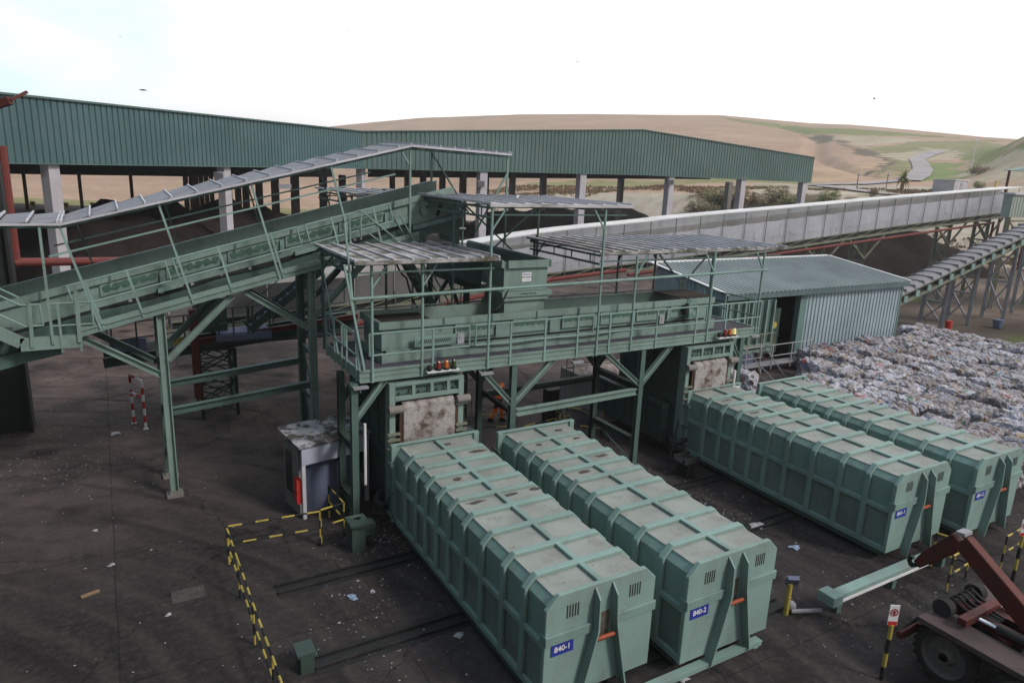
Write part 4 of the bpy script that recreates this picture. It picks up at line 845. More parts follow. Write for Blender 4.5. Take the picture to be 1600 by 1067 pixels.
# ------------------------------------------------------------------ compactors
def compactor(x0, label):
    t = thing('compactor', label, 'compactor', (x0, 8.0, 0), 'waste compactors under the platform')
    x1 = x0+2.15
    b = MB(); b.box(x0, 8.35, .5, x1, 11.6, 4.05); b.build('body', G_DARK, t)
    b = MB()
    for y in (8.9, 9.7, 10.5, 11.3): b.box(x0-.06, y, .5, x0-.002, y+.09, 4.04); b.box(x1+.002, y, .5, x1+.06, y+.09, 4.04)
    for z in (1.9, 2.9): b.box(x0-.05, 8.36, z, x0-.002, 11.6, z+.08)
    b.build('rib', G_DARK, t)
    if x0 < 5: hs = 0
    else: hs = 1
    b = MB()
    b.box(x0-.35, 8.6, .45, x0-.07, 12.6, 1.75); b.box(x0-.42, 8.58, 1.752, x0-.065, 12.62, 1.85)
    for y in np.arange(8.9, 12.5, .6): b.box(x0-.40, y, .5, x0-.352, y+.08, 1.74)
    if hs: b.build('ram_housing', G_DARK, t)
    b = MB()
    for x in (x0-.02, x1-.12): b.box(x, 8.0, .4, x+.17, 8.34, 4.06)
    b.box(x0+.151, 8.0, 3.56, x1-.121, 8.1, 3.68); b.box(x0+.151, 8.0, 3.96, x1-.121, 8.1, 4.055); b.box(x0+.151, 8.2, 3.45, x1-.121, 8.34, 4.05)
    for x in (.68, 1.22, 1.72): b.box(x0+x-.05, 8.002, 3.681, x0+x+.05, 8.098, 3.959)
    b.build('front_frame', G_STEEL, t, bevel=.008)
    b = MB()
    for i, (xa, xb) in enumerate(((.2, .58), (.78, 1.12), (1.32, 1.62), (1.82, 2.0))): b.box(x0+xa, 8.14, 3.70, x0+xb, 8.195, 3.83); b.box(x0+xa+.1, 8.1, 3.70, x0+xa+.22, 8.16, 3.77)
    b.build('latch_bar', G_MID, t)
    b = MB(); b.box(x0+.36, 7.93, 1.9, x1-.24, 8.0, 3.40); b.prism([(x0+.36, 7.93, 3.401), (x1-.24, 7.93, 3.401), (x1-.24, 8.12, 3.50), (x0+.36, 8.12, 3.50)], (0, .03, -.02)); b.build('gate_plate', RUST, t, bevel=.02)
    b = MB(); b.box(x0+.26, 7.97, 1.9, x0+.355, 8.05, 3.42); b.box(x1-.235, 7.97, 1.9, x1-.14, 8.05, 3.42); b.build('gate_guide', RUSTD, t)
    b = MB()
    for xx in (x0+.02, x1-.10):
        for z in (2.45, 2.62, 3.25, 2.2): b.box(xx-.12, 7.9, z, xx+.24, 8.0-.002, z+.05)
    b.build('clamp', OLIVE, t)
    for xx, zz in ((x1-.02, 3.42), (x0+.12, 3.36)): b = MB(); b.tube((xx-.2, 7.9, zz), (xx+.2, 7.9, zz), .11, 10); b.build('hydraulic_cylinder', CONCB, t)
    b = MB(); b.path([(x0-.15, 8.3, .9), (x0-.45, 8.0, .75), (x0-.25, 7.75, .7), (x0+.1, 7.8, .75)], .09, 8); b.path([(x0-.1, 8.4, .6), (x0-.5, 7.9, .45), (x0-.1, 7.6, .5)], .06, 8); b.build('hose', BLACK, t)
    return t
compactor(.08, 'green compactor with a rusty white gate behind the nearest container')
compactor(10.85, 'green compactor with a rusty white gate at the right end of the platform')
b = MB(); b.tube((13.2, 7.95, 0), (13.2, 7.95, 3.0), .05, 8); b.tube((13.3, 7.85, 1.6), (13.3, 7.85, 2.4), .1, 10); tag(b.build('standpipe', WHT, loc=(13.2, 7.95, 0)), 'white vertical pipe beside the right compactor gate', 'pipe')

# ------------------------------------------------------------------ inclined conveyor
SL = .25
def zi(x): return 5.37+SL*(x+5.7)
ic = thing('inclined_conveyor', 'long green inclined belt conveyor with walkway, rising to the right in front of the hall', 'conveyor', (-8.6, 12.14, 4.4))
IX0, IX1 = -10.5, 4.15
def sbox(b, x0, x1, y0, y1, za, zb, mi=0):
    "box that follows the slope"
    b.add([(x0, y0, zi(x0)+za), (x1, y0, zi(x1)+za), (x1, y1, zi(x1)+za), (x0, y1, zi(x0)+za), (x0, y0, zi(x0)+zb), (x1, y0, zi(x1)+zb), (x1, y1, zi(x1)+zb), (x0, y1, zi(x0)+zb)],
          [(0, 3, 2, 1), (4, 5, 6, 7), (0, 1, 5, 4), (1, 2, 6, 5), (2, 3, 7, 6), (3, 0, 4, 7)], mi)
YN, YF = 12.85, 14.35
b = MB(); sbox(b, -6.95, 2.6, 12.12, 12.20, .0, .25); sbox(b, -6.95, 2.6, 12.07, 12.22, -.03, -.002); sbox(b, -6.95, 2.6, 12.08, 12.119, .11, .14); b.build('walkway_beam', G_STEEL, ic)
b = MB(); sbox(b, -6.95, 2.6, 12.21, 12.8, .10, .14); b.build('walkway_grating', DECK, ic)
b = MB(); sbox(b, IX0, IX1-1.2, YN-.02, YN+.02, -.10, .36); sbox(b, IX0, IX1-1.2, YF-.02, YF+.02, -.10, .36); b.build('girder', G_MID, ic)
b = MB(); sbox(b, IX0, IX1, YN, YN+.05, .46, 1.26); sbox(b, IX0, IX1, YF-.05, YF, .46, 1.42); b.build('side_wall', G_STEEL, ic)
b = MB(); sbox(b, IX0, IX1-.2, YN-.1, YN-.002, 1.10, 1.29); sbox(b, IX0, IX1-.2, YF-.06, YF+.08, 1.421, 1.46); b.build('rim', G_STEEL, ic)
b = MB()
for x in np.arange(-9.4, 3.5, 1.62): sbox(b, x, x+.05, YN-.13, YN-.101, 1.08, 1.30)
b.build('rim_stiffener', G_MID, ic)
b = MB(); sbox(b, IX0, IX1-.8, YN-.004, YN+.046, .362, .458); b.build('belt_gap', BLACK, ic)
b = MB(); sbox(b, IX0, IX1-.2, YN+.055, YF-.055, .62, .70); b.build('belt', BELT, ic)
xs = [-6.4, -4.75, -3.1, -1.45, .2]
for x in xs:
    b = MB(); sbox(b, x, x+1.45, YN-.05, YN-.002, .74, 1.08); mp_ = b.build('motif_panel', G_STEEL, ic)
    b = MB(); leaf_row(b, x+.05, x+1.40, YN-.058, zi, 6, .93, up=.19); b.build('leaf_motif', G_LEAF, mp_)
    b = MB(); sbox(b, x+1.47, x+1.58, YN-.12, YN-.003, .68, 1.0); b.build('bracket', G_LITE, ic)
for x in (-5.0, -1.2): b = MB(); sbox(b, x, x+.65, YN-.16, YN-.02, .44, .56); b.build('roller_box', G_LITE2, ic)
for x in np.arange(-6.5, 2.5, .8): b = MB(); b.tube((x, YN-.03, zi(x)+.41), (x, YN+.02, zi(x)+.41), .05, 8); b.build('roller', GREY, ic)
nrm = V((-SL, 0, 1)).normalized()
def irail(x0, x1, posts):
    b = MB(); a0, a1 = V((x0, 12.1, zi(x0)))+nrm*.05, V((x1, 12.1, zi(x1)))+nrm*.05
    for h in (1.28, .72): b.tube(a0+nrm*h, a1+nrm*h, .026, 7)
    for e in (a0, a1): b.tube(e+nrm*.78, e+nrm*1.28, .026, 7)
    for t in posts: q = a0.lerp(a1, t); d = (a1-a0).normalized(); b.obox(q+nrm*.64, d*.028, V((0, .02, 0)), nrm*.68)
    b.build('handrail', G_LITE2, ic)
irail(-6.8, -4.5, (.18, .6)); irail(-4.3, -.95, (.35, .78)); irail(-.7, 1.9, (.3, .8))
# landing and stair up to the left
b = MB(); b.box(-8.25, 12.08, 4.80, -6.96, 12.18, 5.10); b.box(-8.25, 12.04, 4.77, -6.95, 12.2, 4.799); b.build('landing_beam', G_STEEL, ic)
b = MB(); b.box(-8.25, 12.19, 4.90, -6.96, 12.82, 4.94); b.build('landing_grating', DECK, ic)
for y in (12.12, 12.9): MB().beam((-8.22, y, 4.98), (-11.2, y, 7.0), .08, .3).build('stair_stringer', G_STEEL, ic)
b = MB()
for i in range(10): b.box(-8.4-i*.29, 12.17, 5.02+i*.2, -8.15-i*.29, 12.85, 5.05+i*.2)
b.build('stair_tread', DECK, ic)
for y in (12.1, 12.9): MB().path([(-11.2, y, 8.0), (-8.15, y, 5.95), (-7.75, y, 5.95), (-7.72, y, 5.4), (-8.1, y, 5.4), (-11.2, y, 7.5)], .026, 7).build('stair_handrail', G_LITE2, ic)
guard('landing_rail', (-7.55, 12.08, 4.95), (-6.62, 12.08, 4.95), (.2, .65), ic, G_STEEL, 1.0)
b = MB(); b.beam((-8.0, 12.06, 4.85), (-7.95, 12.06, 6.0), .08, .04); b.beam((-6.96, 12.06, 4.9), (-6.93, 12.06, 6.25), .1, .06); b.build('post', G_STEEL, ic)
b = MB(); b.prism([(-11.5, YN-.3, 4.0), (-7.4, YN-.3, 4.82), (-7.4, YN-.3, 4.5), (-8.2, YN-.3, 4.35), (-11.5, YN-.3, 3.5)], (0, 1.9, 0)); b.build('tail_housing', G_MID, ic)
# head with discharge hood
b = MB()
for y in (YN-.06, YF+.02): b.prism([(2.55, y, zi(2.55)+.40), (4.32, y, 7.98), (4.35, y, 8.62), (3.9, y, 8.95), (2.5, y, zi(2.5)+1.3)], (0, .04, 0))
b.build('head_plate', G_STEEL, ic)
arch = [(2.75, 7.75)]+[(3.5-.62*math.cos(a), 7.02+.55*math.sin(a)) for a in np.linspace(.15, 2.9, 10)]+[(4.3, 7.0), (4.34, 8.05)]
b = MB(); b.prism([(x, YN-.1, z) for x, z in arch], (0, .035, 0)); b.box(4.31, YN-.06, 7.2, 4.36, YF, 8.0); b.build('discharge_hood', G_MID, ic)
b = MB(); b.beam((2.6, YN-.16, 7.75), (4.45, YN-.16, 8.2), .14, .14); b.build('hood_flange', G_LITE, ic)
b = MB(); b.tube((3.0, YN-.22, 8.3), (3.0, YN-.07, 8.3), .14, 12); b.box(2.88, YN-.2, 8.2, 3.12, YN-.11, 8.6); b.build('gearbox', G_LITE2, ic)
b = MB(); b.beam((3.5, YN-.1, 8.15), (3.62, YN-.1, 8.5), .12, .06); b.build('takeup', BLACK, ic)
b = MB(); sbox(b, 1.55, 2.45, YN-.14, YN-.10, .50, .72); b.build('perforated_guard', G_LITE2, ic)
# ladder cage at mid walkway
b = MB()
for y in (12.05,):
    b.path([(.25, y, zi(.25)+1.35), (.65, y, zi(.65)+1.4), (2.3, y, zi(.65)+.1)], .026, 7); b.path([(.3, y, zi(.3)+.6), (.3, y, zi(.3)+1.3)], .026, 7); b.path([(.65, y, zi(.65)+.5), (.65, y, zi(.65)+1.4)], .026, 7); b.path([(.9, y, zi(.65)+.7), (2.1, y, zi(.65)-.2)], .026, 7)
b.build('ladder_rail', G_STEEL, ic)
# conveyor roof
cr = thing('conveyor_roof', 'long narrow sheet roof on leaning posts covering the inclined conveyor', 'canopy', (-7.1, 12.14, 5))
def zr(x): return 7.96 if x < -7.09 else (7.96+.252*(x+7.09) if x < 2.27 else 10.32-.03*(x-2.27))
RX = [-11.0, -7.09, 2.27, 5.85]; RY0, RY1, RT = 12.02, 14.5, .07
x = -11.0
while x < 5.8:
    x2 = min(x+(.64 if x < 2.2 else .5), 5.85)
    if x < -7.09 < x2: x2 = -7.09
    if x < 2.27 < x2: x2 = 2.27
    b = MB(); d0, d1 = -.02, .045; b.prism([(x+.015, RY0, zr(x)+d0), (x2-.02, RY0, zr(x2)+d1), (x2-.02, RY1, zr(x2)+RT+d1), (x+.015, RY1, zr(x)+RT+d0)], (0, 0, .014)); b.build('roof_sheet', ROOFL, cr)
    b = MB(); b.beam((x2, RY0-.01, zr(x2)+.07), (x2, RY1, zr(x2)+RT+.07), .04, .055); b.build('roof_rib', RIBW, cr)
    x = x2
b = MB()
for a, c in zip(RX, RX[1:]): b.beam((a, RY0-.03, zr(a)-.0), (c, RY0-.03, zr(c)-.0), .03, .055)
b.build('fascia', RIBW, cr)
b = MB()
for y, dz in ((12.14, 0), (14.40, RT*.9)):
    for a, c in zip(RX, RX[1:]): b.beam((a, y, zr(a)+dz-.07), (c, y, zr(c)+dz-.07), .06, .07)
b.beam((2.35, 12.9, zr(2.3)+.02), (5.8, 12.9, zr(5.8)+.02), .08, .08); b.build('purlin', G_MID, cr)
for x in (-6.45, -4.17, -1.8, .46):
    q = V((x, 12.1, zi(x))); b = MB(); b.beam(q, q+nrm*2.88, .055, .055); b.build('post', G_LITE2, cr)
    q = V((x+.05, 14.45, zi(x)+.9)); b = MB(); b.beam(q, q+nrm*2.1, .045, .045); b.build('post', G_MID, cr)
for x, y, z0 in ((2.28, 12.12, 7.6), (5.77, 12.12, 7.2), (4.0, 14.4, 7.4), (-7.55, 12.06, 4.9)):
    b = MB(); b.beam((x, y, z0), (x, y, zr(x)-.05+(0 if y < 14 else .03)), .06, .06); b.build('post', G_STEEL, cr)
b = MB()
for y in (12.1, 14.45):
    a0 = V((-6.9, y, zi(-6.9)))+nrm*2.15; a1 = V((2.3, y, zi(2.3)))+nrm*2.15; b.beam(a0, a1, .045, .045)
b.beam((5.77, 12.12, 9.6), (4.6, 12.12, 7.6), .05, .05); b.beam((4.0, 14.4, 10.2), (4.9, 13.2, 8.2), .05, .05); b.beam((2.3, 12.14, 9.7), (2.0, 12.14, zr(2.0)-.1), .05, .05); b.build('tie', G_LITE, cr)
b = MB(); b.box(-1.75, 12.0, 8.95, -1.4, 12.12, 9.08); b.build('floodlight', GREY, cr)
# supports
def support(x, label, top, legs=(12.3, 13.75), base=.02):
    t = thing('conveyor_support', label, 'trestle', (x, 13, 0), 'supports of the inclined conveyor')
    for k, y in enumerate(legs):
        b = MB(); b.hbeam((x, y, base), (x, y, top), .22, .22, up=(1, 0, 0), t=.03); b.build('leg', G_STEEL if k == 0 else G_MID, t)
        b = MB(); b.box(x-.22, y-.2, 0, x+.22, y+.2, .09); b.box(x-.15, y-.14, .09, x+.15, y+.14, .16); b.build('foot', CONCB, t)
        for s in (-1, 1):
            b = MB(); xe = x+s*1.9; b.hbeam((x+s*.1, y, top-1.75+(.4 if s > 0 else 0)), (xe, y, zi(xe)-.12), .17, .17); b.build('brace', G_STEEL if k == 0 else G_MID, t)
    b = MB()
    for z in (1.0, 2.4, 3.9, top-.2): b.hbeam((x, legs[0]+.12, z), (x, legs[1]-.12, z), .14, .14)
    b.tube((x, legs[0]+.1, 1.1), (x, legs[1]-.1, 2.4), .03, 6); b.tube((x, legs[0]+.1, 2.5), (x, legs[1]-.1, 3.9), .03, 6)
    b.build('cross_beam', G_MID, t)
    return t
s1_ = support(-5.02, 'green braced conveyor support standing free on the yard, left one', zi(-5.02)-.05)
s2_ = support(-.85, 'green twin column conveyor support behind the small kiosk', zi(-.85)-.1)
b = MB(); b.hbeam((-4.9, 12.3, 2.62), (-.97, 12.3, 2.95), .2, .2); b.hbeam((-4.9, 13.75, 3.0), (-.97, 13.75, 3.35), .2, .2); tag(b.build('tie_beam', G_MID, loc=(-4.9, 12.3, 2.62)), 'pair of dark green horizontal beams linking the two conveyor supports', 'beam')

# ------------------------------------------------------------------ lower gantry under the inclined conveyor
gt = thing('conveyor_gantry', 'dark low conveyor gantry with red beams on a lattice tower, beyond the inclined conveyor', 'gantry', (-3.6, 19.2, 0))
GY = 19.2
def gz(x): return 2.55+.085*(x+6.5)
b = MB(); b.hbeam((-6.6, GY-.5, gz(-6.6)), (2.6, GY-.5, gz(2.6)), .2, .35); b.hbeam((-6.6, GY+.9, gz(-6.6)), (2.6, GY+.9, gz(2.6)), .2, .35); b.build('girder', G_DARK, gt)
b = MB(); b.hbeam((-3.5, GY-.65, gz(-3.5)+.28), (2.6, GY-.65, gz(2.6)+.3), .16, .2); b.beam((-3.62, GY-.6, .9), (-3.62, GY-.6, 4.3), .26, .26); b.build('red_beam', DRED, gt)
b = MB(); b.box(-6.4, GY-.4, gz(-6)+.2, 2.4, GY+.8, gz(-6)+.26); b.build('belt', BELT, gt)
b = MB(); b.box(-6.35, GY-.55, gz(-6)+.3, -5.2, GY-.45, gz(-6)+.75); b.build('side_panel', BLUEG, gt)
b = MB(); b.box(-2.9, GY-.9, 3.05, -.9, GY-.8, 3.3); b.box(-2.85, GY-.8, 3.3, -.9, GY+.2, 3.34); b.build('side_panel', BLUEG, gt)
b = MB(); b.box(-4.9, GY-.55, gz(-5)+.3, -4.0, GY-.45, gz(-5)+.6); b.build('yellow_panel', YEL, gt)
b = MB(); b.box(-3.5, GY-.3, 3.3, -2.4, GY+.6, 4.6); b.build('drive_housing', G_DARK, gt)
for (a, c, ps) in (((-2.85, GY-.88, 3.3), (-1.7, GY-.88, 3.35), (.05, .5, .95)), ((-1.6, GY-.88, 3.35), (-.9, GY-.88, 3.4), (.05, .9)), ((-6.4, GY-.6, 2.9), (-3.8, GY-.6, 3.1), (.05, .35, .65, .95)), ((-.8, GY+.9, 3.3), (2.5, GY+.9, 3.5), (.1, .4, .7))): guard('guardrail', a, c, ps, gt, G_DARK, 1.0)
for x in (-3.5, -2.25):
    for y in (GY-.6, GY+.7):
        MB().hbeam((x, y, .02), (x, y, 2.7), .12, .12, up=(1, 0, 0)).build('tower_leg', G_DARK, gt)
b = MB()
for k in range(4):
    z0, z1 = .2+k*.62, .2+(k+1)*.62
    for y in (GY-.6, GY+.7): b.beam((-3.5, y, z0), (-2.25, y, z1), .05, .05); b.beam((-3.5, y, z1), (-2.25, y, z0+.01), .05, .05); b.beam((-3.5, y, z1), (-2.25, y, z1), .05, .05)
    for x in (-3.5, -2.25): b.beam((x, GY-.6, z0), (x, GY+.7, z1), .05, .05); b.beam((x, GY-.6, z1), (x, GY+.7, z1), .05, .05)
b.build('tower_bracing', G_DARK, gt)
for y in (GY-.85, GY): MB().beam((-1.7, y, 3.4), (1.1, y, 5.6), .06, .28).build('stair_stringer', G_DARK, gt)
b = MB()
for i in range(9): b.box(-1.6+i*.29, GY-.82, 3.45+i*.23, -1.35+i*.29, GY-.03, 3.49+i*.23)
b.build('stair_tread', BLUEG, gt)
MB().path([(-1.7, GY-.88, 4.4), (1.1, GY-.88, 6.6)], .025, 6).build('stair_rail', G_DARK, gt)

# ------------------------------------------------------------------ grey covered conveyor gallery
GA0, GA1, GYA, GYB = -4.0, 66.0, 24.0, 25.3
def gb(x): return interp(x, [(-4, 2.75), (4, 3.05), (15.2, 4.12), (22.6, 4.55), (34, 5.45), (48, 6.6), (66, 7.9)])
def grf(x): return gb(x)+(1.4 if x < 4 else interp(x, [(4, 1.45), (10.8, 2.2), (17.2, 2.37), (25, 2.5), (48, 2.2), (66, 2.05)]))
ga = thing('covered_conveyor', 'very long conveyor gallery clad in grey sheeting under a white roof, rising to the right', 'conveyor', (GA0, GYA, 0))
POSTG = paint('grey_post', (.13, .128, .14), (.12, .11, .11), .4, 2, .6)
pan = []; x = GA0; k = 0; random.seed(11)
XS = list(np.arange(GA0, GA1+.1, 2.05))
b = MB()
for x, x2 in zip(XS, XS[1:]):
    n = 4
    if x < 10: continue
    for i in range(n):
        for j in range(3):
            q = []
            for (ii, jj) in ((i, j), (i+1, j), (i+1, j+1), (i, j+1)):
                u, w = ii/n, jj/3; xx = x+(x2-x)*u; zz = gb(xx)+w*(1.62 if xx > 9 else 1.25); dy = -.07*math.sin(math.pi*u)*math.sin(math.pi*min(1, w+.15))*random.uniform(.5, 1.4)
                q.append((xx, GYA+dy, zz - (.07*math.sin(math.pi*u) if w == 1 else 0)))
            b.add(q, [(0, 1, 2, 3)])
b.build('sheeting', TARP, ga, smooth=True)
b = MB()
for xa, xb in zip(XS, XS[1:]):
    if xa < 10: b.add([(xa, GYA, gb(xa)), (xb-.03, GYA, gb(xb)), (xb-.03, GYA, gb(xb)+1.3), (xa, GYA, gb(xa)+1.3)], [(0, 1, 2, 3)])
b.build('shaded_grimy_panel', paint('shaded_grimy_grey_panel', (.15, .145, .145), (.07, .065, .06), .6, .8, .8), ga)  # dirty panels; the shade over this left section is put into their darker colour
b = MB(); b.add([(GA0, GYB, gb(GA0)), (GA1, GYB, gb(GA1)), (GA1, GYB, grf(GA1)-.05), (GA0, GYB, grf(GA0)-.05)], [(0, 1, 2, 3)])
for xa, xb in zip(XS, XS[1:]): b.add([(xa, GYB-.02, gb(xa)), (xb, GYB-.02, gb(xb)), (xb, GYB-.02, grf(xb)-.06), (xa, GYB-.02, grf(xa)-.06)], [(0, 1, 2, 3)])
b.build('rear_sheeting', TARP2, ga)
b = MB()
for xa, xb in zip(XS, XS[1:]):
    if xb > 11: b.prism([(xa, GYA-.25, grf(xa)), (xb-.003, GYA-.25, grf(xb)), (xb-.003, GYB+.12, grf(xb)-.05), (xa, GYB+.12, grf(xa)-.05)], (0, 0, .07))
b.build('roof', WHITE, ga)
for x in XS:
    for y in (GYA-.10, GYB+.05): b = MB(); b.beam((x, y, gb(x)-.45), (x, y, grf(x)-.05), .045, .03); b.build('post', POSTG, ga)
for y in (GYA-.05, GYB+.05):
    b = MB()
    for xa, xb in zip(XS, XS[1:]):
        b.beam((xa, y, gb(xa)-.03), (xb, y, gb(xb)-.03), .08, .07); b.beam((xa, y, gb(xa)-.45), (xb, y, gb(xb)-.45), .12, .14); b.beam((xa, y, gb(xa)-.42), (xb, y, gb(xb)-.05), .04, .04)
    b.build('truss', OLIVE, ga)
b = MB()
for xa, xb in zip(XS, XS[1:]): b.prism([(xa, GYA+.05, gb(xa)-.38), (xb-.002, GYA+.05, gb(xb)-.38), (xb-.002, GYB-.05, gb(xb)-.38), (xa, GYB-.05, gb(xa)-.38)], (0, 0, .25))
b.build('belt_frame', BLACK, ga)
def trestle(x, y0, y1, ztop, label, grp, mat=OLIVE, w=.22, nb=3, splay=0, red=False):
    t = thing('conveyor_trestle', label, 'trestle', (x, y0, 0), grp)
    for y, s in ((y0, -1), (y1, 1)): MB().hbeam((x, y+s*splay, -.05), (x, y, ztop), w, w, up=(1, 0, 0)).build('leg', mat, t)
    b = MB()
    for k in range(nb):
        za, zb_ = .3+(ztop-.5)*k/nb, .3+(ztop-.5)*(k+1)/nb; b.beam((x, y0, za), (x, y1, zb_), w*.5, w*.5); b.beam((x+.01, y1, za), (x+.01, y0, zb_), w*.5, w*.5); b.beam((x, y0, zb_), (x, y1, zb_), w*.6, w*.6)
    b.build('bracing', mat, t); return t
gg = 'trestles of the grey covered conveyor'
for x, lab in ((12, 'dark trestle of the grey conveyor seen past the square hopper'), (27, 'trestle of the grey conveyor behind the pale press shed roof'), (39.5, 'trestle of the grey conveyor directly above the shed ridge'), (44.5, 'trestle of the grey conveyor with two legs right of the shed ridge'), (56, 'trestle of the grey conveyor beside the red pipe drop'), (62, 'trestle of the grey conveyor nearest the right edge tower')):
    t = trestle(x, GYA+.1, GYB-.1, gb(x)-.5, lab, gg, nb=3 if x < 50 else 4)
    if x > 35:
        b = MB(); b.beam((x, GYA, gb(x)-2.2), (x+2.2, GYA, gb(x+2.2)-.5), .12, .12); b.beam((x, GYA, gb(x)-2.2), (x-2.2, GYA, gb(x-2.2)-.5), .12, .12); b.build('strut', OLIVE, t)
# red pipes
def redpipe(pts, r, label): b = MB(); b.path(pts, r, 10); [b.sphere(p, r*1.25, 8, 6) for p in pts[1:-1]]; return tag(b.build('red_pipe', RED, loc=pts[0]), label, 'pipe')
redpipe([(3, 22.6, 2.2), (14.6, 22.6, 3.95)], .11, 'red pipe below the grey conveyor, behind the low canopy')
redpipe([(14.0, 23, 3.85), (20.2, 23, 4.25)], .12, 'short thick red pipe right of the square hopper')
redpipe([(20.4, 23, 3.95), (35, 23, 5.0), (60.5, 23, 6.9), (60.5, 23, 5.6), (68, 20, 4.9)], .095, 'long red pipe under the grey conveyor reaching the right edge')
redpipe([tuple(at(2, 228, 'y', 21)), tuple(at(25, 410, 'y', 21)), tuple(at(230, 407, 'y', 22.5))], .15, 'red fire pipe that drops beside the black pillar and turns level along the heaps')
p = at(24, 690, 'z', 0)
t = thing('steel_pillar', 'massive black steel pillar at the left edge below the conveyor', 'pillar', (-9.7, 20.0, 0))
b = MB(); b.box(-10.5, 19.8, 0, -9.05, 20.2, 9.3); b.build('web', BLACK, t)
b = MB(); b.box(-9.049, 19.55, 0, -8.95, 20.5, 9.3); b.box(-10.6, 19.55, 0, -10.501, 20.5, 9.3); b.build('flange', BLACK, t)
b = MB(); b.box(-9.6, 19.72, 3.2, -9.25, 19.798, 3.5); b.build('junction_box', G_DARK, t)
b = MB(); e0, e1, e2 = dep(-40, 176, 15), dep(16, 157, 15), dep(42, 144, 15.2); b.beam(e0, e1, .16, .16); b.beam(e1, e2, .10, .06); tag(b.build('roof_bracket', DRED, loc=e0), 'dark red pointed steel arm jutting in at the top left against the sky', 'bracket')

# ------------------------------------------------------------------ press shed
SX0, SX1, SY0, SY1, SZ0, SZ1 = 20.7, 35.6, 15.5, 20.9, 4.08, 4.83
sh = thing('press_shed', 'pale teal corrugated press shed with a sloping roof and an open front bay', 'shed', (SX0, SY0, 0))
def corr(b, P, Q, up0, up1, pitch, dp, nrm_):
    P, Q = v3(P), v3(Q); n = int((Q-P).length/pitch); nrm_ = v3(nrm_); vs = []; m_ = 0
    for i in range(n):
        for k, o in ((0, 0), (.5, 0), (.6, 1), (.9, 1)): vs.append(((i+k)/n, o))
    vs.append((1, 0)); V_ = []
    for t_, o in vs:
        q = P.lerp(Q, t_)+nrm_*(o*dp); V_ += [q, q+v3(up0).lerp(v3(up1), t_)]
    b.add(V_, [(i*2, i*2+2, i*2+3, i*2+1) for i in range(len(vs)-1)])
b = MB(); corr(b, (26.9, SY0, 0), (SX1, SY0, 0), (0, 0, SZ0-.15), (0, 0, SZ0-.15), .30, .05, (0, -1, 0)); b.build('front_wall', SHEDW, sh)
b = MB(); corr(b, (SX0, SY1, 0), (SX0, SY0, 0), (0, 0, SZ1-.1), (0, 0, SZ0-.1), .30, .05, (-1, 0, 0)); corr(b, (SX1, SY0+.06, 0), (SX1, SY1, 0), (0, 0, SZ0-.1), (0, 0, SZ1-.1), .30, .05, (1, 0, 0)); b.build('side_wall', SHEDW, sh)
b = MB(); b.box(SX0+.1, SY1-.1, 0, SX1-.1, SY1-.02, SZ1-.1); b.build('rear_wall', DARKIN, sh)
b = MB(); corr(b, (SX0-.35, SY0-.35, SZ0), (SX1+.35, SY0-.35, SZ0), (0, SY1-SY0+.6, SZ1-SZ0+.1), (0, SY1-SY0+.6, SZ1-SZ0+.1), .33, .05, (0, 0, 1)); b.build('roof', SHEDR, sh)
b = MB(); b.box(SX0-.3, SY0-.33, SZ0-.28, SX1+.3, SY0-.26, SZ0-.02); b.build('eave_gutter', paint('grey_teal_trim', (.10, .15, .155), (.06, .07, .07), .4, 1, .5), sh)
b = MB(); b.beam((SX0-.4, SY1+.22, SZ1+.12), (SX1+.4, SY1+.22, SZ1+.12), .3, .07); b.beam((SX0-.34, SY0-.3, SZ0+.07), (SX0-.34, SY1+.05, SZ1+.13), .16, .05); b.beam((SX1+.34, SY0-.3, SZ0+.07), (SX1+.34, SY1+.05, SZ1+.13), .16, .05); b.build('flashing', WHT, sh)
b = MB(); b.box(26.35, SY0-.04, 0, 26.88, SY0+.3, SZ0-.16); b.box(SX1-.02, SY0-.08, 0, SX1+.12, SY0+.05, SZ0-.29); b.build('door_jamb', paint('door_jamb_teal', (.12, .20, .19), (.08, .1, .09), .4, 1, .5), sh)
bl = thing('baler', 'dark green baling press half inside the open bay of the shed', 'baler', (21.0, 16, 0))
b = MB(); b.box(20.0, 15.25, .9, 23.9, 19, 3.7); b.build('body', G_MID, bl)
b = MB()
for x in np.arange(20.0, 24, .55): b.box(x, 15.10, 1.4, x+.1, 15.248, 3.69)
b.box(19.9, 15.06, 1.2, 23.95, 15.247, 1.38); b.box(19.9, 15.06, .95, 23.95, 15.246, 1.1); b.build('rib', G_STEEL, bl)
b = MB(); b.box(20.1, 15.0, .35, 22.6, 15.1, .93); b.build('panel', BLUEG, bl)
b = MB(); b.box(23.91, 15.9, .5, 25.4, 18.5, 3.0); b.build('end_housing', G_DARK, bl)
for (x, y, z) in ((24.9, 15.85, 2.1), (24.3, 15.85, 1.45)): MB().tube((x, y, z), (x, y-.05, z), .2, 7).build('valve_wheel', YEL, bl)
b = MB(); b.path([(24.1, 15.8, 2.5), (24.6, 15.7, 2.2), (24.7, 15.7, 1.7), (25.2, 15.7, 1.5)], .05, 6); b.build('hose', BLACK, bl)
wk = thing('walkway', 'galvanised service walkway with handrail in front of the open shed bay', 'walkway', (20, 15, 0))
b = MB(); b.box(19.9, 14.3, .42, 26.3, 14.85, .5); b.build('grating', GREY, wk)
guard('handrail', (20, 14.32, .5), (22.4, 14.32, .5), (.05, .5, .95), wk, GREY); guard('handrail', (23.0, 14.32, .5), (26.3, 14.32, .5), (.05, .5, .95), wk, GREY); guard('handrail', (20.4, 14.8, 1.0), (23.8, 14.8, 1.0), (.1, .4, .7, .95), wk, OLIVE)
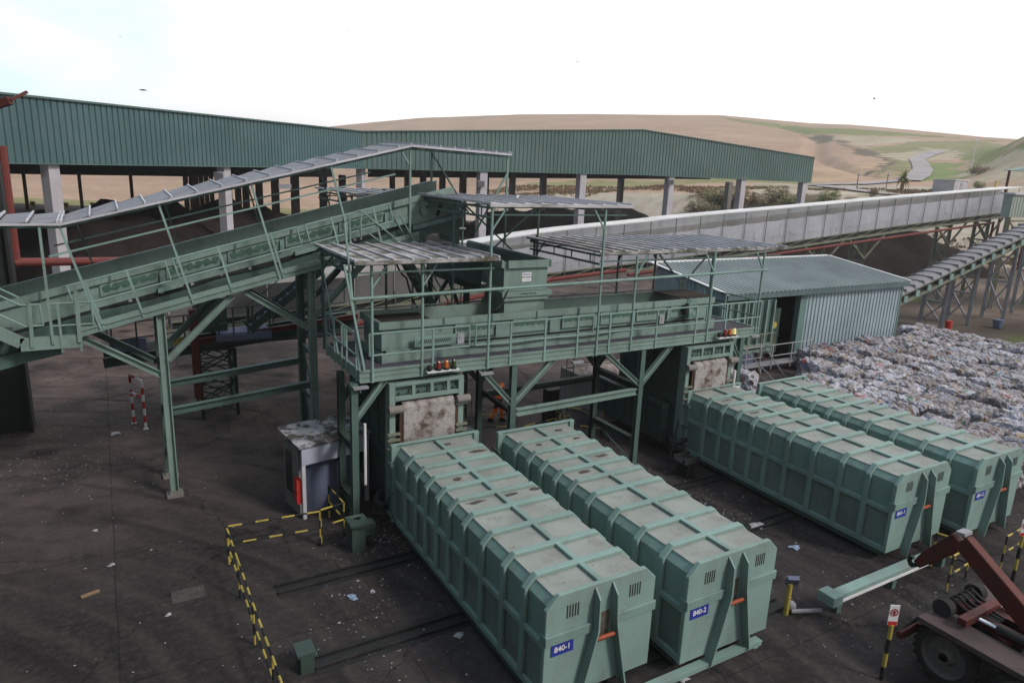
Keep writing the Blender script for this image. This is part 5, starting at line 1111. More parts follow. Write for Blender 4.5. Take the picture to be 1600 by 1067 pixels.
b = MB(); b.beam((21.0, 14.25, 1.5), (21.9, 13.0, .1), .05, .05); b.beam((22.4, 14.25, 1.5), (23.0, 13.2, .1), .05, .05); b.beam((21.0, 14.25, .5), (21.7, 13.3, .05), .05, .12); b.build('stair_rail', GREY, wk)
for x in (20.2, 22.5, 26): MB().box(x, 14.4, 0, x+.08, 14.48, .418).build('leg', GREY, wk)

# ------------------------------------------------------------------ covered belt conveyor right
def rz(x): return 2.85+.254*(x-39.2)
rc_ = thing('belt_conveyor', 'inclined belt conveyor under grey overlapping covers, right of the press shed', 'conveyor', (38, 17.2, 0))
RXS = list(np.arange(36.4, 66, .95)); b = MB()
for xa, xb in zip(RXS, RXS[1:]):
    prof = [(17.2, 0), (17.35, .12), (17.7, .2), (18.3, .2), (18.65, .12), (18.8, 0)]; vs = []
    for y, dz in prof: vs += [(xa, y, rz(xa)+dz+.03), (xb+.04, y, rz(xb)+dz-.015)]
    b.add(vs, [(i*2, i*2+1, i*2+3, i*2+2) for i in range(len(prof)-1)]); b.box(xa-.02, 17.22, rz(xa)-.02, xa+.02, 18.78, rz(xa)+.24)
b.build('cover', ROOFL, rc_)
b = MB()
for y in (17.15, 18.85): b.beam((36.4, y, rz(36.4)-.55), (66, y, rz(66)-.55), .12, .16); b.beam((36.4, y, rz(36.4)-.02), (66, y, rz(66)-.02), .08, .05)
b.build('side_frame', OLIVE, rc_)
b = MB(); b.beam((36.4, 18, rz(36.4)-.3), (66, 18, rz(66)-.3), 1.4, .35); b.build('belt_frame', BLACK, rc_)
for i, x in enumerate(np.arange(37.6, 65, 1.25)): b = MB(); b.box(x, 17.05, rz(x)-.5, x+.42, 17.14, rz(x)-.08); b.build('bracket', G_LITE, rc_)
gr_ = 'trestles of the covered belt conveyor'
for x, lab in ((44.5, 'first grey trestle of the belt conveyor, next to the red drum'), (48.0, 'second grey trestle of the belt conveyor, behind the bales'), (53.0, 'third grey trestle of the belt conveyor, on bare soil'), (57.5, 'last grey trestle of the belt conveyor at the right edge')): trestle(x, 17.4, 18.9, rz(x)-.6, lab, gr_, GREY, .2, 2)
b = MB(); q = V((44.9, 17.1, 0)); b.tube(q, q+V((0, 0, .6)), .22, 14); b.tube(q+V((0, 0, .3)), q+V((0, 0, .33)), .23, 14); tag(b.build('drum', REDP, loc=q), 'red steel drum at the foot of the first belt conveyor trestle', 'drum')
q = at(1558, 512, 'z', 0); b = MB(); b.tube(q, q+V((0, 0, .6)), .28, 14, .36); tag(b.build('bin', BLUEG, loc=q), 'grey round bin on the soil between the belt conveyor trestles', 'bin')
q = at(1422, 425, 'z', 0); t = thing('cooling_fan', 'white capped vent on a short dark post behind the shed ridge', 'vent', q)
b = MB(); b.tube(q, q+V((0, 0, 1.4)), .35, 10); b.build('post', BLACK, t)
b = MB(); b.tube(q+V((0, 0, 1.401)), q+V((0, 0, 1.5)), 1.0, 14, .95); b.tube(q+V((0, 0, 1.501)), q+V((0, 0, 1.7)), .8, 14, .5); b.build('cap', WHT, t)
tw = thing('transfer_tower', 'pale green clad transfer cabin on beige legs cut by the right edge', 'tower', (66, 20, 0))
p0 = at(1574, 352, 'y', 20.5); tx = p0.x; b = MB(); z1 = at(1574, 304, 'y', 20.5).z; z0 = at(1572, 340, 'y', 20.5).z
b = MB(); corr(b, (tx, 20.5, z0), (tx+9, 20.5, z0), (0, 0, z1-z0), (0, 0, z1-z0), .45, .05, (0, -1, 0)); b.add([(tx, 20.5, z0), (tx, 21.2, z0), (tx, 21.2, z1), (tx, 20.5, z1)], [(0, 1, 2, 3)]); b.build('cladding', paint('pale_green_cladding', (.33, .38, .33), (.2, .22, .19), .3, .6, .6), tw)
b = MB(); b.box(tx-.2, 20.3, z1+.01, tx+9, 21.4, z1+.15); b.build('roof', RIBW, tw)
for x in (tx+.3, tx+6): MB().hbeam((x, 20.7, -.1), (x, 20.7, z0), .3, .3, up=(1, 0, 0)).build('leg', paint('beige_leg', (.34, .32, .24), (.2, .18, .14), .3, 2, .6), tw)
b = MB(); b.beam((tx+.3, 20.7, z0-.3), (tx+6, 20.7, z0-.3), .15, .15); b.beam((tx+.5, 20.7, z0-.3), (tx+3, 20.7, z0-1.6), .1, .1); b.beam((tx+3, 20.7, z0-1.6), (tx+5.5, 20.7, z0-.3), .1, .1); b.build('brace', OLIVE, tw)
q = at(1590, 330, 'y', 34); t = thing('lean_to_roof', 'small pale green pitched roof on a dark post at the far right edge', 'shelter', (q.x, 34, 0))
a_ = at(1581, 262, 'y', 34); b = MB(); b.prism([(a_.x, 34, a_.z-.3), (a_.x+8, 34, a_.z+.6), (a_.x+8, 34, a_.z-.35), (a_.x, 34, a_.z-.35)], (0, .8, 0)); b.build('roof', G_LITE2, t)
for x in (.3, 7): MB().tube((a_.x+x, 34.3, 0), (a_.x+x, 34.3, a_.z-.3), .15, 8).build('post', DRED, t)
# ------------------------------------------------------------------ kiosk
kx0, kx1, ky0, ky1 = -2.02, .02, 9.2, 10.55
ks = thing('kiosk', 'small kiosk with a grimy white roof beside the left platform columns', 'kiosk', (kx0, ky0, 0))
b = MB(); b.box(kx0+.12, ky0+.35, 0, kx1-.1, ky1, 1.95); b.build('wall', BLUEG, ks)
b = MB(); b.box(kx0+.02, ky0+.3, 0, kx0+.115, ky1-.02, 2.0); b.build('side_wall', paint('kiosk_grey', (.19, .18, .18), (.1, .09, .09), .4, 2, .7), ks)
b = MB(); b.box(kx0+.01, ky0+.75, .5, kx0+.018, ky1-.15, 1.75); b.build('window', GLASS, ks)
b = MB(); b.box(kx0, ky0, 1.62, kx1, ky0+.08, 2.14); b.build('fascia', paint('pale_blue_panel', (.40, .43, .54), (.25, .25, .28), .3, 1.5, .5), ks)
b = MB(); b.box(kx0+.0, ky0+.01, 0, kx0+.10, ky0+.09, 1.618); b.box(kx1-.1, ky0+.01, 0, kx1, ky0+.09, 1.618); b.build('post', RIBW, ks)
b = MB(); b.prism([(kx0-.1, ky0-.06, 2.145), (kx1+.12, ky0-.06, 2.145), (kx1+.12, ky1+.15, 2.26), (kx0-.1, ky1+.15, 2.26)], (0, 0, .05)); b.build('roof', paint('mossy_kiosk_roof', (.44, .44, .48), (.085, .075, .07), 1, 2.4, .9, streak=False, fine=.7, lo=.44, hi=.54), ks)
b = MB(); b.box(kx0-.14, ky0+.1, .45, kx0+.015, ky0+.42, 1.15); b.box(kx0-.16, ky0+.08, .62, kx0-.141, ky0+.44, .70); b.box(kx0-.16, ky0+.08, .9, kx0-.141, ky0+.44, .98)
tag(b.build('extinguisher_box', REDP, loc=(kx0-.14, ky0+.1, .45)), 'red fire extinguisher cabinet mounted at the corner of the kiosk', 'fire cabinet')
b = MB(); b.tube((-.62, 8.02, 1.3), (-.62, 8.02, 3.05), .04, 8); tag(b.build('level_staff', WHT, loc=(-.62, 8.02, 1.3)), 'thin white conduit strip fixed to the left front platform column', 'conduit')

ks.rotation_euler = (0, 0, .17)
# ------------------------------------------------------------------ striped barriers
def stripe(b, p, q, r=.035, seg=.28, off=0):
    p, q = v3(p), v3(q); n = max(2, round((q-p).length/seg))
    for i in range(n): b.tube(p.lerp(q, i/n), p.lerp(q, (i+1)/n), r, 8, mi=(i+off) % 2)
def barrier(pts, label, h=.98, mid=.5, mats=(YEL, BLK), seg=.3, grp='striped tube barriers', name='barrier', r=.025):
    t = thing(name, label, 'barrier', pts[0], grp)
    for p, q in zip(pts, pts[1:]):
        for k, z in enumerate((h, mid)):
            b = MB(); stripe(b, V(p)+V((0, 0, z)), V(q)+V((0, 0, z)), r, seg, k); b.build('rail', list(mats), t)
    for i, p in enumerate(pts): b = MB(); stripe(b, V(p), V(p)+V((0, 0, h)), r, .25, i); b.box(p[0]-.08, p[1]-.08, .002, p[0]+.08, p[1]+.08, .014, 1); b.build('post', list(mats), t)
    return t
barrier([(-4.2, 7.75, 0), (-4.2, 6.2, 0), (-4.2, 4.4, 0), (-4.18, 2.6, 0), (-4.18, .6, 0)], 'long black and yellow barrier running towards the camera left of the containers')
barrier([(-4.15, 7.86, 0), (-1.97, 7.66, 0)], 'short black and yellow barrier in front of the kiosk')
barrier([(-1.93, 7.72, 0), (-1.28, 7.85, 0), (-1.36, 9.0, 0)], 'angled black and yellow barrier between kiosk and left platform columns')
b = MB(); b.box(-1.35, 6.9, 0, -1.0, 7.35, .75); b.prism([(-1.4, 6.85, .75), (-.85, 6.85, .75), (-.6, 7.0, .3), (-.6, 7.1, .3), (-.9, 7.4, .75), (-1.4, 7.4, .75)], (0, 0, .06)); b.box(-.99, 6.95, .4, -.7, 7.3, .68)
tag(b.build('buffer_block', G_DARK, loc=(-1.35, 6.9, 0)), 'small green steel buffer block in front of the left platform column', 'buffer')
b = MB(); b.box(9.95, 6.6, 0, 10.25, 7.1, .5); b.box(9.7, 6.5, .5, 10.5, 7.2, .56); b.box(9.75, 6.55, .562, 10.45, 6.65, .66); b.box(9.75, 7.05, .562, 10.45, 7.15, .66); tag(b.build('buffer_block', BLACK, loc=(9.95, 6.6, 0)), 'dark steel buffer block on the yard before the right compactor', 'buffer')
g0 = lambda px, py, z=0: at(px, py, 'z', z)
a_, c_, d_ = g0(800, 690), g0(868, 672), g0(940, 690)
barrier([(a_.x, a_.y, 0), (c_.x, c_.y, 0), (9.0, 12.1, 0)], 'yellow and black barrier standing beyond the second container', seg=.5)
barrier([(5.2, 12.4, 0), (6.3, 12.0, 0)], 'short yellow barrier at the feet of the worker', seg=.6)
e_ = g0(905, 660); barrier([(c_.x+.1, c_.y-.1, 0), (9.6, 10.9, 0)], 'yellow barrier slanting down to the middle platform column', seg=.8, mid=.3)
barrier([(-5.82, 19.2, 0), (-5.47, 18.4, 0)], 'red and white striped barrier hoop standing alone on the yard', 1.85, 1.2, (REDP, WHT), .35, r=.048)
barrier([(11.2, -1.2, 0), (12.25, -1.1, 0), (12.0, -.35, 0)], 'yellow and black guard rails behind the truck hook', .98, .45)
barrier([(13.55, -1.3, 0), (15.2, -1.2, 0)], 'yellow and black barrier cut by the right edge of the view')
b_ = g0(1588, 765); barrier([(17.9, .1, 0), (19.8, .2, 0)], 'thin yellow barrier between the last container and the bales', seg=.9)
def sign(x, y, label):
    t = thing('warning_sign', label, 'sign', (x, y, 0), 'no entry signs on striped posts')
    b = MB(); stripe(b, (x, y, 0), (x, y, 1.28), .045, .32, 1); b.build('post', [YEL, BLK], t)
    rd = V((.86, -.51, 0)); n = V((-.51, -.86, 0)); c = V((x, y, 1.5)); b = MB(); b.obox(c, rd*.095, n*.008, V((0, 0, .22))); pl = b.build('plate', WHT, t)
    b = MB()
    cc_ = c+V((0, 0, .06))+n*.012
    for i in range(24):
        a0, a1 = i/24*6.283, (i+1)/24*6.283
        b.beam(cc_+rd*(.072*math.cos(a0))+V((0, 0, .072*math.sin(a0))), cc_+rd*(.072*math.cos(a1))+V((0, 0, .072*math.sin(a1))), .02, .003, up=n)
    b.beam(cc_-rd*.06+V((0, 0, .06)), cc_+rd*.06-V((0, 0, .06)), .018, .003, up=n); b.build('red_ring', REDP, pl)
    b = MB(); c2 = cc_-n*.002; b.beam(c2+V((0, 0, -.07)), c2+V((0, 0, .04)), .03, .002, up=n); b.beam(c2+V((0, 0, .055)), c2+V((0, 0, .085)), .028, .002, up=n); b.beam(c2-rd*.05+V((0, 0, -.02)), c2+rd*.05+V((0, 0, .03)), .02, .002, up=n); b.build('pictogram', BLK, pl)
    b = MB(); b.obox(c+V((0, 0, -.19))+n*.011, rd*.088, n*.002, V((0, 0, .05))); b.build('red_band', REDP, pl)
    return t
sign(6.72, -2.35, 'white no entry sign on a striped post, in front of the truck wheel')
sign(13.3, -1.72, 'white no entry sign on a striped post, at the right edge behind the truck arm')
t = thing('sensor_post', 'short yellow post with a tilted grey lamp head, between the second and third containers', 'post', (6.75, .02, 0))
b = MB(); b.tube((6.75, .02, 0), (6.75, .02, .8), .06, 10); b.build('post', YEL, t)
b = MB(); b.obox((6.78, .0, .88), V((.86, -.51, 0))*.13, V((.4, .65, .5)).normalized()*.05, V((-.3, -.4, .8)).normalized()*.14); b.build('lamp_head', BLUEG, t)
b = MB(); b.tube((6.85, -.05, .09), (7.5, -.35, .1), .05, 8); b.sphere((6.95, .05, .15), .12); b.build('ground_pipe', GREY, t)

# ------------------------------------------------------------------ hook truck
tk = thing('hook_truck', 'dusty red hook lift truck, rear end only, arm raised towards the green beam', 'truck', (8.75, -3, 0))
TX0, TX1 = 7.55, 9.95
def wheel(x, y, s):
    b = MB(); R, W, n = .60, .32, 36
    prof = [(0, R-.17), (.01, R-.05), (.05, R), (W-.05, R), (W-.01, R-.05), (W, R-.17)]
    vs = [(x+s*u, y+r*math.cos(2*math.pi*i/n), .6+r*math.sin(2*math.pi*i/n)) for i in range(n) for u, r in prof]; k = len(prof)
    fs = [(i*k+j, i*k+j+1, ((i+1) % n)*k+j+1, ((i+1) % n)*k+j) for i in range(n) for j in range(k-1)]
    b.add(vs, fs)
    for i in range(44):
        a = 2*math.pi*i/44; rr = R+.004; c = V((x+s*(.08 if i % 2 else .24), y+rr*math.cos(a), .6+rr*math.sin(a))); b.obox(c, V((.075, 0, 0)), V((0, -math.sin(a), math.cos(a)))*.022, V((0, math.cos(a), math.sin(a)))*.012)
    w_ = b.build('tyre', TYRE, tk)
    b = MB(); prof = [(0, R-.165), (.02, R-.19), (.09, R-.22), (.10, .2), (.03, .15), (.0, .12), (0, .0)]; k = len(prof)
    vs = [(x+s*u, y+r*math.cos(2*math.pi*i/n), .6+r*math.sin(2*math.pi*i/n)) for i in range(n) for u, r in prof]
    fs = [(i*k+j, i*k+j+1, ((i+1) % n)*k+j+1, ((i+1) % n)*k+j) for i in range(n) for j in range(k-1)]
    b.add(vs, fs)
    for i in range(10): a = i/10*6.283; b.tube((x+s*.095, y+.17*math.cos(a), .6+.17*math.sin(a)), (x+s*.05, y+.17*math.cos(a), .6+.17*math.sin(a)), .018, 6)
    b.build('rim', paint('dusty_rim', (.13, .115, .115), (.05, .045, .04), .5, 4, .6), w_)
    b = MB(); b.tube((x+s*.06, y, .6), (x-s*.0, y, .6), .11, 14, .09); b.build('hub', TRED, w_)
for y in (-2.95, -4.4, -8.2):
    wheel(TX0+.12, y, 1); wheel(TX1-.12, y, -1)
    b = MB(); b.tube((TX0+.4, y, .6), (TX1-.4, y, .6), .09, 8); b.build('axle', BLACK, tk)
for s, x0, x1 in ((1, TX0-.05, TX0+.62), (-1, TX1-.62, TX1+.05)):
    b = MB(); b.box(x0, -9, 1.24, x1, -2.42, 1.265); b.add([(x0, -2.42, 1.265), (x1, -2.42, 1.265), (x1, -2.16, .82), (x0, -2.16, .82), (x0, -2.42, 1.24), (x1, -2.42, 1.24), (x1, -2.18, .81), (x0, -2.18, .81)], [(0, 3, 2, 1), (4, 5, 6, 7), (0, 1, 5, 4), (2, 3, 7, 6), (1, 2, 6, 5), (3, 0, 4, 7)])
    b.box(x0, -9, 1.15, x0+.02, -2.42, 1.238); b.build('mudguard', TBRN, tk, bevel=.01)
b = MB()
for x in (8.3, 9.1): b.hbeam((x, -10.5, 1.0), (x, -2.3, 1.0), .12, .3)
for y in (-2.4, -3.6, -5.2, -7): b.box(8.36, y, .92, 9.04, y+.12, 1.12)
b.build('chassis', TRED, tk)
b = MB(); b.tube((7.7, -2.05, .5), (9.8, -2.05, .5), .08, 10); b.beam((7.7, -2.05, .5), (7.9, -2.3, .85), .07, .07); b.beam((9.7, -2.05, .5), (9.5, -2.3, .85), .07, .07); b.beam((8.2, -2.1, .5), (8.3, -2.4, .95), .1, .1); b.build('rear_bumper', TRED, tk)
b = MB(); b.box(7.85, -3.15, 1.35, 9.3, -2.98, 1.5); b.hbeam((8.5, -2.5, 1.3), (8.5, -7, 1.3), .16, .2); b.hbeam((8.95, -2.5, 1.3), (8.95, -7, 1.3), .16, .2); b.build('tilt_frame', TRED, tk)
for xa in (7.95, 9.15): b = MB(); b.tube((xa, -2.62, 1.42), (xa+.2, -2.62, 1.42), .19, 16); b.build('rear_roller', TYRE, tk)
b = MB(); b.tube((8.16, -2.62, 1.42), (9.14, -2.62, 1.42), .07, 10)
for k in range(5): b.path([(8.2+k*.18, -2.45, 1.36), (8.3+k*.18, -2.62, 1.56), (8.35+k*.18, -2.85, 1.42), (8.55+k*.1, -3.4, 1.38)], .028, 7)
b.build('hydraulic_hose', BLK, tk)
b = MB(); b.tube((8.3, -3.5, 1.42), (8.3, -5.5, 1.55), .085, 12); b.tube((9.15, -3.5, 1.42), (9.15, -5.5, 1.55), .085, 12); b.build('ram', BLACK, tk)
b = MB(); b.tube((8.3, -3.05, 1.40), (8.3, -3.5, 1.42), .05, 10); b.tube((9.15, -3.05, 1.40), (9.15, -3.5, 1.42), .05, 10); b.build('piston_rod', lens_mat('chrome', (.7, .7, .75)), tk); bpy.data.materials['chrome'].node_tree.nodes['Principled BSDF'].inputs['Metallic'].default_value = 1
AX = 8.68
def armseg(b, p, q, w, h0, h1):
    p, q = V((AX, *p)), V((AX, *q)); d = (q-p).normalized(); n = V((1, 0, 0)).cross(d)
    vs = []
    for e, h in ((p, h0), (q, h1)):
        for sx, sn in ((-1, -1), (1, -1), (1, 1), (-1, 1)): vs.append(e+V((sx*w/2, 0, 0))+n*(sn*h/2))
    b.add(vs, [(0, 1, 2, 3), (7, 6, 5, 4), (0, 4, 5, 1), (1, 5, 6, 2), (2, 6, 7, 3), (3, 7, 4, 0)])
b = MB(); armseg(b, (-4.75, 1.05), (-2.42, 2.68), .24, .44, .35); b.build('main_arm', TRED, tk, bevel=.015)
b = MB(); armseg(b, (-2.38, 2.66), (-1.82, 1.95), .22, .36, .29); armseg(b, (-1.83, 1.97), (-1.66, 1.72), .19, .27, .18); b.build('jib', TRED, tk, bevel=.015)
b = MB(); armseg(b, (-2.5, 2.86), (-2.32, 2.84), .284, .07, .07); b.build('worn_knuckle', GREY, tk)
b = MB(); b.path([(AX, -1.68, 1.72), (AX, -1.52, 1.60), (AX, -1.45, 1.72), (AX, -1.52, 1.82)], .05, 8); b.build('hook', BLACK, tk)
b = MB(); b.box(8.45, -5.2, .95, 8.92, -4.3, 1.45); b.tube((8.35, -4.75, 1.1), (9.0, -4.75, 1.1), .16, 14); b.build('arm_pivot', TRED, tk)

# ------------------------------------------------------------------ worker
def skin_figure(name, joints, edges, mat, parent=None, loc=None, sub=2):
    me = bpy.data.meshes.new(name); me.from_pydata([j[:3] for j in joints], edges, [])
    o = bpy.data.objects.new(name, me); col.objects.link(o)
    mod = o.modifiers.new('skin', 'SKIN'); sv = me.skin_vertices[0].data
    for i, j in enumerate(joints): sv[i].radius = (j[3], j[3] if len(j) < 5 else j[4]); sv[i].use_root = (i == 0)
    mod.use_smooth_shade = True
    o.modifiers.new('sub', 'SUBSURF').levels = sub
    dg = bpy.context.evaluated_depsgraph_get(); m2 = bpy.data.meshes.new_from_object(o.evaluated_get(dg)); bpy.data.objects.remove(o)
    m2.materials.clear()
    for m_ in (mat if isinstance(mat, list) else [mat]): m2.materials.append(m_)
    o = bpy.data.objects.new(name, m2); col.objects.link(o)
    if parent is not None: o.parent = parent
    return o
wp = at(777, 658, 'z', 0)
man = thing('person', 'worker in hi-vis orange jacket and navy orange trousers, stepping forward under the platform', 'person', (wp.x, wp.y, 0)); man.rotation_euler = (0, 0, rad(-35))
# stride along local x, leaning forward
J = [(0, 0, .93, .15, .12), (.02, .12, 1.12, .15, .12), (.05, .30, 1.26, .17, .12), (.06, .41, 1.29, .07), (.06, .49, 1.29, .085), (.06, .60, 1.26, .09),
     (-.15, .30, 1.22, .07), (-.21, .42, .97, .052), (-.16, .56, .76, .04), (.25, .30, 1.22, .07), (.31, .42, .97, .052), (.26, .56, .76, .04),
     (.0, .10, .88, .12), (.17, .11, .50, .10), (.16, .11, .10, .085), (.0, -.10, .88, .12), (-.08, -.11, .48, .10), (-.27, -.11, .13, .085)]
E_ = [(0, 1), (1, 2), (2, 3), (3, 4), (4, 5), (2, 6), (6, 7), (7, 8), (2, 9), (9, 10), (10, 11), (0, 12), (12, 13), (13, 14), (0, 15), (15, 16), (16, 17)]
body = skin_figure('body', J, E_, [ORG, NAVY, SKIN, BLK], man)
mi = []
for p in body.data.polygons:
    c = p.center; k = 0
    if c.y > .45 and c.z > 1.1: k = 2
    elif c.z > .98 or c.y > .24: k = 0
    elif c.z > .60: k = 1
    elif c.z > .12: k = 0
    else: k = 3
    if c.z < .82 and c.y > .45: k = 2
    mi.append(k)
body.data.polygons.foreach_set('material_index', mi)
hm = MB(); hm.sphere((.06, .61, 1.30), .105, 12, 8, (1.15, 1, .95)); h_ = hm.build('helmet', ORG); h_.parent = man; h_.data.polygons.foreach_set('use_smooth', [True]*len(h_.data.polygons))
for (x, y, z, dx) in ((.16, .11, .0, .18), (-.27, -.11, .02, .14)):
    bt_ = MB(); bt_.prism([(x-.1, y-.055, z+.0), (x+dx, y-.05, z), (x+dx+.02, y-.04, z+.06), (x+.05, y-.05, z+.14), (x-.1, y-.055, z+.14)], (0, .11, 0)); q = bt_.build('boot', BLK, bevel=.02); q.parent = man
def hand(base, d, parent):
    base = v3(base); d = v3(d).normalized(); sd = d.orthogonal().normalized()
    jj = [(*base, .03), (*(base+d*.08), .036)]; ee = [(0, 1)]
    for k in range(4):
        r = base+d*.09+sd*(.021*(k-1.5)); ln = (.065, .075, .07, .055)[k]; i = len(jj)
        jj += [(*r, .011), (*(r+d*ln*.6), .010), (*(r+d*ln-sd.cross(d)*.025), .008)]; ee += [(1, i), (i, i+1), (i+1, i+2)]
    r = base+d*.035+sd*.035; i = len(jj); jj += [(*r, .012), (*(r+d*.04+sd*.02), .009)]; ee += [(0, i), (i, i+1)]
    return skin_figure('hand', jj, ee, SKIN, parent, sub=1)
hand((-.16, .56, .76), (.1, .4, -.9), man); hand((.26, .56, .76), (-.1, .4, -.9), man)

# ------------------------------------------------------------------ birds
def bird(p, span, yaw, flap, label, mat=FEA, cat='bird', perched=False):
    p = v3(p); b = MB(); s = span
    fw_ = V((math.cos(yaw), math.sin(yaw), 0)); sd = V((-fw_.y, fw_.x, 0)); up = V((0, 0, 1))
    prof = [(-.30, .01), (-.2, .03), (-.06, .06), (.06, .065), (.15, .045), (.22, .04), (.27, .03), (.34, .004)]
    n = 8; vs = []
    for u, r in prof:
        lift = (.10*(u-.1)/.2 if u > .1 else 0) if perched else 0
        for i in range(n): a = i/n*6.283; vs.append(p+fw_*(u*s)+sd*(r*s*math.cos(a))+up*(r*s*math.sin(a)*.9+lift*s))
    fs = [(j*n+i, j*n+(i+1) % n, (j+1)*n+(i+1) % n, (j+1)*n+i) for j in range(len(prof)-1) for i in range(n)]
    b.add(vs, fs)
    if not perched:
        for k in (-1, 1):
            r0, r1 = p+fw_*(.10*s)+sd*(k*.04*s), p+fw_*(-.08*s)+sd*(k*.04*s); e0 = p+fw_*(.14*s)+sd*(k*.26*s)+up*(flap*.5*s); e1 = p+fw_*(-.06*s)+sd*(k*.26*s)+up*(flap*.5*s); t_ = p+fw_*(-.04*s)+sd*(k*.52*s)+up*(flap*.35*s)
            d = up*(.012*s); b.add([r0+d, e0+d, t_, e1+d, r1+d, r0-d, e0-d, e1-d, r1-d], [(0, 1, 2, 3, 4), (8, 7, 2, 6, 5), (0, 5, 6, 1), (1, 6, 2), (2, 7, 3), (3, 7, 8, 4)])
    else:
        for k in (-1, 1): b.tube(p+sd*(k*.03*s), p+sd*(k*.03*s)-up*(.16*s), .008*s, 5)
    return tag(b.build('bird', mat, loc=p, smooth=True), label, cat)
bird(dep(541, 51, 60), .62, 1.2, .5, 'dark flying bird high over the middle of the hall roof, near the top', FEAB)
bird(dep(902, 97, 60), .5, .4, .35, 'small dark bird flying above the hill crest, right of centre', FEAB)
bird(dep(223, 141, 60), 1.1, 0.1, .05, 'long winged bird gliding just above the left hall cladding', FEAB)
bird(dep(1366, 155, 70), .55, 2.4, .4, 'small bird flying above the hill at the right', FEAB)
bird(dep(188, 58, 90), .5, 2.0, .3, 'tiny bird flying in the blue corner of the sky', FEAB)
bird(dep(1331, 89, 90), .5, 1.0, .3, 'tiny bird high in the white sky at the right', FEAB)
for (x, y, z, lab, mt) in ((2.9, 16.2, 8.82, 'black and white bird perched alone on the distant canopy', FEAB), (4.0, 16.15, 8.82, 'left bird of the pair perched on the distant canopy', FEAB), (4.2, 16.3, 8.82, 'right bird of the pair perched on the distant canopy', FEA), (4.6, 9.4, 8.95, 'white bird standing on the high canopy over the hopper', FEA), (2.35, 9.3, 7.5, 'pale bird standing on the low canopy', FEA)): bird((x, y, z), .5, random.uniform(0, 6), 0, lab, mt, perched=True)

# ------------------------------------------------------------------ bales
m, N_, L_, B_ = newmat('baled_plastic'); v_ = coords(N_, L_)
oi = N_.new('ShaderNodeObjectInfo'); ad = N_.new('ShaderNodeVectorMath'); ad.operation = 'ADD'; sc_ = N_.new('ShaderNodeMath'); sc_.operation = 'MULTIPLY'; sc_.inputs[1].default_value = 50; L_.new(oi.outputs['Random'], sc_.inputs[0]); L_.new(v_, ad.inputs[0]); L_.new(sc_.outputs[0], ad.inputs[1])
wn = N_.new('ShaderNodeTexNoise'); wn.inputs['Scale'].default_value = 5; wn.inputs['Detail'].default_value = 5; L_.new(ad.outputs[0], wn.inputs['Vector'])
wd = N_.new('ShaderNodeVectorMath'); wd.operation = 'MULTIPLY_ADD'; wd.inputs[1].default_value = (.7, .35, .5); L_.new(wn.outputs['Color'], wd.inputs[0]); L_.new(ad.outputs[0], wd.inputs[2])
vo = N_.new('ShaderNodeTexVoronoi'); vo.inputs['Scale'].default_value = 3.4; L_.new(wq.outputs['Vector'] if False else wd.outputs[0], vo.inputs['Vector'])
cr_ = N_.new('ShaderNodeValToRGB'); cr_.color_ramp.interpolation = 'CONSTANT'
els = [(0, (.36, .35, .41)), (.10, (.27, .25, .285)), (.19, (.43, .42, .49)), (.30, (.21, .18, .175)), (.39, (.33, .295, .30)), (.49, (.37, .39, .48)), (.60, (.17, .14, .135)), (.67, (.34, .325, .375)), (.77, (.19, .235, .36)), (.80, (.48, .47, .53)), (.87, (.25, .19, .15)), (.93, (.09, .20, .16)), (.945, (.33, .23, .11)), (.953, (.32, .08, .08)), (.96, (.52, .51, .56))]
while len(cr_.color_ramp.elements) < len(els): cr_.color_ramp.elements.new(.5)
for e, (p_, c) in zip(cr_.color_ramp.elements, els): e.position = p_; e.color = (*c, 1)
sx_ = N_.new('ShaderNodeSeparateColor'); L_.new(vo.outputs['Color'], sx_.inputs[0]); L_.new(sx_.outputs[0], cr_.inputs['Fac'])
c_ = mixn(N_, L_, noisen(N_, L_, ad.outputs[0], 11, 5, .7, .50, .78), cr_.outputs['Color'], (.12, .105, .105)); c_ = mixn(N_, L_, noisen(N_, L_, ad.outputs[0], 1.6, 4, .6, .55, .8), c_, (.14, .115, .105))
tn = N_.new('ShaderNodeMapRange'); tn.inputs[3].default_value = 0; tn.inputs[4].default_value = .95; L_.new(oi.outputs['Random'], tn.inputs[0]); c_ = mixn(N_, L_, tn.outputs[0], c_, mixn(N_, L_, 1, c_, (.55, .50, .47), 'MULTIPLY'))
L_.new(c_, B_.inputs['Base Color']); B_.inputs['Roughness'].default_value = .5
bn = N_.new('ShaderNodeBump'); bn.inputs['Strength'].default_value = .7; bn.inputs['Distance'].default_value = .05; L_.new(vo.outputs['Distance'], bn.inputs['Height']); L_.new(bn.outputs['Normal'], B_.inputs['Normal'])
BALE = m
